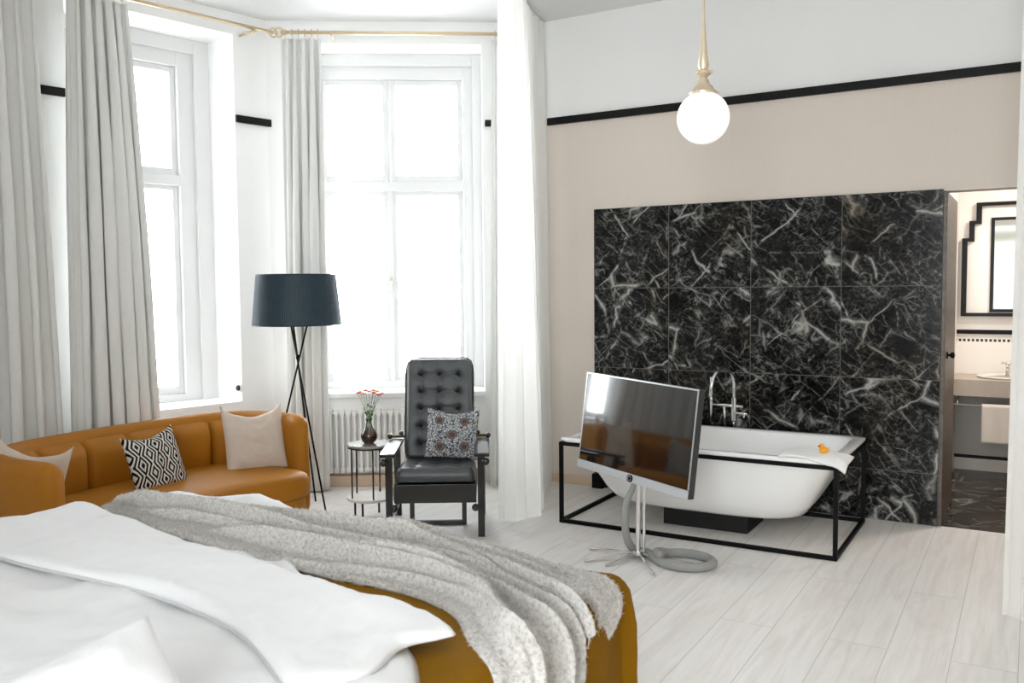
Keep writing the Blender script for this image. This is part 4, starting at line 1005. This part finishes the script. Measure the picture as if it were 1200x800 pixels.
def coons(B, T, L, R_):
    """patch from 4 boundary polylines (bottom, top: u 0..1; left, right: v 0..1)"""
    n = 100; B, T, L, R_ = (path([(p[0], p[1], 0) for p in q], n) for q in (B, T, L, R_))
    def at(P, t): x = t*n; i = min(n-1, int(x)); return P[i].lerp(P[i+1], x-i)
    def f(u, v):
        return (at(B, u)*(1-v)+at(T, u)*v+at(L, v)*(1-u)+at(R_, v)*u-(B[0]*(1-u)*(1-v)+B[-1]*u*(1-v)+T[0]*(1-u)*v+T[-1]*u*v))
    return f
def puff(u, v, ku, kv, p=2.0):
    a = min(1, min(u, 1-u)/ku); b = min(1, min(v, 1-v)/kv)
    return math.sqrt(max(0, 1-(1-a)**p))*math.sqrt(max(0, 1-(1-b)**p))
def cloth_slab(name, fn, nu, nv, th, hfun, m, ku=.05, kv=.1, base=.0, wave=.012, **kw):
    """closed padded cloth: upper skin puffed by th, lower skin on the bed"""
    bm = bmesh.new()
    def up(u, v): p = fn(u, v); e = puff(u, v, ku, kv); return drape(p.x, p.y, base+th*e+hfun(u, v, p)*e, wave=wave, **kw)
    def dn(u, v): p = fn(u, v); return drape(p.x, p.y, base, wave=wave, **kw)
    grid(bm, nu, nv, up); grid(bm, nu, nv, dn); bmesh.ops.remove_doubles(bm, verts=bm.verts, dist=.0005)
    return obj(name, bm, m, smooth=True)
def duvet_mat():
    t = NT('white_cotton'); o = t.obj(); nz = t.noise(o, 6, 5, .6, .6)
    t.P(Base_Color=t.mix(nz.outputs[0], srgb('e6e6e7'), srgb('ededed')), Roughness=.85, Sheen_Weight=.1); t.b.inputs['Specular IOR Level'].default_value = .2
    t.bump(nz.outputs[0], .25, .02); return t.m
M_COT = duvet_mat()
dv = thing('duvet', 'white cotton duvet folded back across the bed', 'duvet', (.6, -4.6, BZ)); DV = Vector((.6, -4.6, BZ))
def reroot(o, root, off): o.data.transform(Matrix.Translation(-off)); o.parent = root
# lower layer: reaches the foot on the left side and carries on towards the head
fn = coons([(-.60, -5.6), (.5, -5.62), (1.72, -5.6)], [(-.66, -3.50), (-.3, -3.37), (.05, -3.36), (.32, -3.42)], [(-.60, -5.6), (-.66, -4.6), (-.66, -3.50)], [(1.72, -5.6), (1.74, -4.75), (1.60, -4.42), (1.30, -4.22), (.85, -4.05), (.45, -3.75), (.32, -3.42)])
o = cloth_slab('lower_layer', fn, 90, 120, .035, lambda u, v, p: .022*fbm(p.x*2.5, p.y*2.5, 2)+.012*fbm(p.x*7, p.y*7, 5)+(.032*math.exp(-((p.x+.02)/.22)**2-((p.y+3.47)/.07)**2)), M_COT, .05, .05, base=.016); reroot(o, dv, DV)
# folded-back upper flap, thick rounded fold towards the foot
fn = coons([(-.62, -4.46), (0, -4.50), (.6, -4.48), (1.1, -4.56), (1.5, -4.76)], [(-.66, -4.02), (-.35, -3.93), (.2, -4.04), (.7, -4.13), (1.2, -4.20), (1.50, -4.22)], [(-.62, -4.46), (-.67, -4.22), (-.66, -4.02)], [(1.5, -4.76), (1.58, -4.60), (1.55, -4.42), (1.60, -4.32), (1.61, -4.27), (1.50, -4.22)])
o = cloth_slab('folded_flap', fn, 160, 60, .038, lambda u, v, p: -.008+.018*fbm(p.x*2.2, p.y*3, 7)+.010*fbm(p.x*9, p.y*5, 9)+.010*max(0, 1-v*1.6)*abs(fbm(p.x*13+v*2, v*1.3, 2))+.03*math.exp(-((u-.08)/.06)**2)+.008*math.exp(-(v/.10)**2), M_COT, .03, .10, base=.058); reroot(o, dv, DV)
bm = bmesh.new(); tube(bm, [drape(fn(i/60, .004).x, fn(i/60, .004).y, .064) for i in range(61)], .0045, 8); pp_ = obj('piping_or_gap_shade', bm, mat('seam_gap_shade', 'c9c9ca', .8), smooth=True); reroot(pp_, dv, DV)  # grey tube along the flap's near edge, painting in the shadow gap there
# pillow in the near left corner of the picture
def pillow(name, label, M, w_=.78, h_=.52, th=.19, seed=0):
    def side(sgn):
        def f(u, v):
            a, b = 2*u-1, 2*v-1
            x = a*w_/2*(1-.05*(1-b*b)*a*a); y = b*h_/2*(1-.07*(1-a*a)*b*b)
            e = (max(0, 1-abs(a)**2.4))**.55*(max(0, 1-abs(b)**2.4))**.55
            z = sgn*th/2*e + .02*fbm(a*2+seed, b*2, seed)*e+.006*fbm(a*7, b*7, seed)*e
            return M @ Vector((x, y, z))
        return f
    bm = bmesh.new(); grid(bm, 60, 44, side(1)); grid(bm, 60, 44, side(-1)); bmesh.ops.remove_doubles(bm, verts=bm.verts, dist=.0006)
    o = obj(name, bm, M_COT, smooth=True); c = M.translation.copy(); o.data.transform(Matrix.Translation(-c)); o.location = c
    return tag(o, label, 'pillow')
Rv = Vector((.861, .509, 0)); Uv = (Vector((0, 0, .42))+Vector((-.509, .861, 0))*.9).normalized()
px_ = Rv*math.cos(.7)+Uv*math.sin(.7); py_ = -Rv*math.sin(.7)+Uv*math.cos(.7)
pc = Vector((1.24, -4.94, .82))-px_*.37-py_*.25
PM = basis(pc, px_, py_)
pillow('pillow', 'plump white pillow in the lower left corner on the duvet', PM, seed=3)

# woolly throw
def fleece():
    t = NT('grey_fleece'); o = t.obj(); n1 = t.noise(o, 85, 4, .75); n2 = t.noise(o, 18, 3)
    c = t.ramp(n1.outputs[0], [(.30, srgb('9a938a')), (.48, srgb('dbd7d1')), (.68, srgb('f6f3ef'))]); c = t.mix(t.math('MULTIPLY', n2.outputs[0], .35), c, srgb('b3aca4'))
    t.P(Base_Color=c, Roughness=1, Sheen_Weight=.3, Sheen_Roughness=.6); t.b.inputs['Specular IOR Level'].default_value = .1; t.bump(n1.outputs[0], 1.0, .012); return t.m
M_FLEECE = fleece()
thw = thing('throw_blanket', 'light grey fleecy throw lying rumpled across the bed', 'blanket', (.6, -3.8, BZ)); TO = Vector((.6, -3.8, BZ))
near = [(-.50, -3.84), (-.2, -3.97), (.15, -4.0), (.55, -4.03), (.95, -4.00), (1.25, -4.00), (1.47, -4.08), (1.64, -4.24), (1.84, -4.38), (2.0, -4.44)]
far = [(-.42, -3.76), (-.12, -3.66), (.2, -3.58), (.6, -3.51), (1.0, -3.47), (1.3, -3.50), (1.50, -3.53), (1.66, -3.55), (1.78, -3.58), (1.88, -3.68)]
left = [(-.50, -3.84), (-.49, -3.78), (-.42, -3.74)]
right = [(2.0, -4.44), (2.07, -4.34), (2.06, -4.2), (1.92, -4.03), (1.78, -3.93), (1.68, -3.80), (1.73, -3.75), (1.84, -3.76), (1.88, -3.68)]
fT = coons(near, far, left, right)
ridges = [(.94, .00, .04, .014, .0, .9), (.80, -.08, .036, .020, .05, 1.0), (.68, -.10, .034, .032, .0, .75), (.55, -.06, .034, .038, .15, .8), (.42, .04, .036, .050, .0, 1.0), (.29, .03, .034, .042, .1, 1.0), (.17, .02, .034, .045, .3, 1.0), (.07, .0, .03, .035, .45, 1.0), (.72, .12, .034, .026, .5, 1.0), (.5, .15, .034, .042, .55, 1.0)]
def hT(u, v, p=None):
    h = 0
    for v0, sl, wd, am, u0, u1 in ridges:
        c = v0+sl*math.sin(u*3.2+v0*9)+.035*math.sin(u*9+v0*17); w_ = wd*(1+.35*math.sin(u*7+v0*23)); e = min(1, max(0, (u-u0)/.12))*min(1, max(0, (u1-u)/.12+.0)) if u1 < 1 else min(1, max(0, (u-u0+.02)/.12))
        q = (v-c)/w_; q = q*1.5 if q < 0 else q*.75
        h += am*1.5*math.exp(-q*q*1.2)*e*(.85+.3*math.sin(u*5+v0*31))
    h += .006*fbm(u*9, v*5, 3)
    return h
def micro(u, v): return .0045*mnoise.noise(Vector((u*300, v*90, 1)))+.003*mnoise.noise(Vector((u*620, v*180, 5)))
bm = bmesh.new(); NU, NVV = 620, 190
baseT = .075
def basis_h(p):
    # lies on the duvet at the left and on the blanket at the right
    k = min(1, max(0, (.95-p.x)/.5)); return .016+.036*k
def up(u, v):
    e = puff(u, v, .012, .03); hh = hT(u, v)*e; p = fT(u, min(1, max(0, v-hh*.45*min(1, v*8)*min(1, (1-v)*8))))
    return drape(p.x, p.y, basis_h(p)+(.016+micro(u, v))*e+hh, wave=.02, wk=17, flare=.05)
def dn(u, v):
    p = fT(u, v); e = puff(u, v, .012, .03); return drape(p.x, p.y, basis_h(p)-.004+hT(u, v)*.25*e, wave=.02, wk=17, flare=.05)
grid(bm, NU, NVV, up); grid(bm, 200, 60, dn)
o = obj('throw_cloth', bm, M_FLEECE, thw, smooth=True); o.data.transform(Matrix.Translation(-TO))
# fuzzy pile: short tufts all over the throw (nobody could count it) and longer fringe at its ends
rnd = random.Random(8); bm = bmesh.new()
def tuft(p, d, L, w_):
    s = d.cross(Vector((rnd.uniform(-1, 1), rnd.uniform(-1, 1), rnd.uniform(-1, 1)))).normalized()*w_
    bm.faces.new((bm.verts.new(p-s-TO), bm.verts.new(p+s-TO), bm.verts.new(p+d*L-TO)))
for k in range(46000):
    u, v = rnd.random(), rnd.random(); p = up(u, v); q = up(min(1, u+.004), v); r_ = up(u, min(1, v+.01)); n_ = (q-p).cross(r_-p)
    if n_.length < 1e-9: continue
    n_.normalize(); 
    if n_.z < -.3: n_ = -n_
    d = (n_+Vector((rnd.uniform(-1, 1), rnd.uniform(-1, 1), rnd.uniform(-1, .6)))*.8).normalized(); tuft(p-n_*.002, d, rnd.uniform(.008, .018), .0013)
pile = obj('pile', bm, M_FLEECE, thw); pile['kind'] = 'stuff'
bm = bmesh.new()
for k in range(900):
    v = rnd.random(); u = 1-rnd.uniform(0, .004); p = up(u, v); q = up(u-.01, v); d = ((p-q).normalized()+Vector((rnd.uniform(-.6, .6), rnd.uniform(-.6, .6), rnd.uniform(-.9, .3)))).normalized(); tuft(p-(p-q).normalized()*.004, d, rnd.uniform(.02, .04), .003)
for k in range(1400):
    u = rnd.random(); v = rnd.choice((rnd.uniform(0, .01), 1-rnd.uniform(0, .01))); p = up(u, v); q = up(u, v-.03 if v > .5 else v+.03); d = ((p-q).normalized()+Vector((rnd.uniform(-.8, .8), rnd.uniform(-.8, .8), rnd.uniform(-.4, .6)))).normalized(); tuft(p-(p-q).normalized()*.003, d, rnd.uniform(.008, .018), .0016)
fr = obj('fringe', bm, M_FLEECE, thw); fr['kind'] = 'stuff'
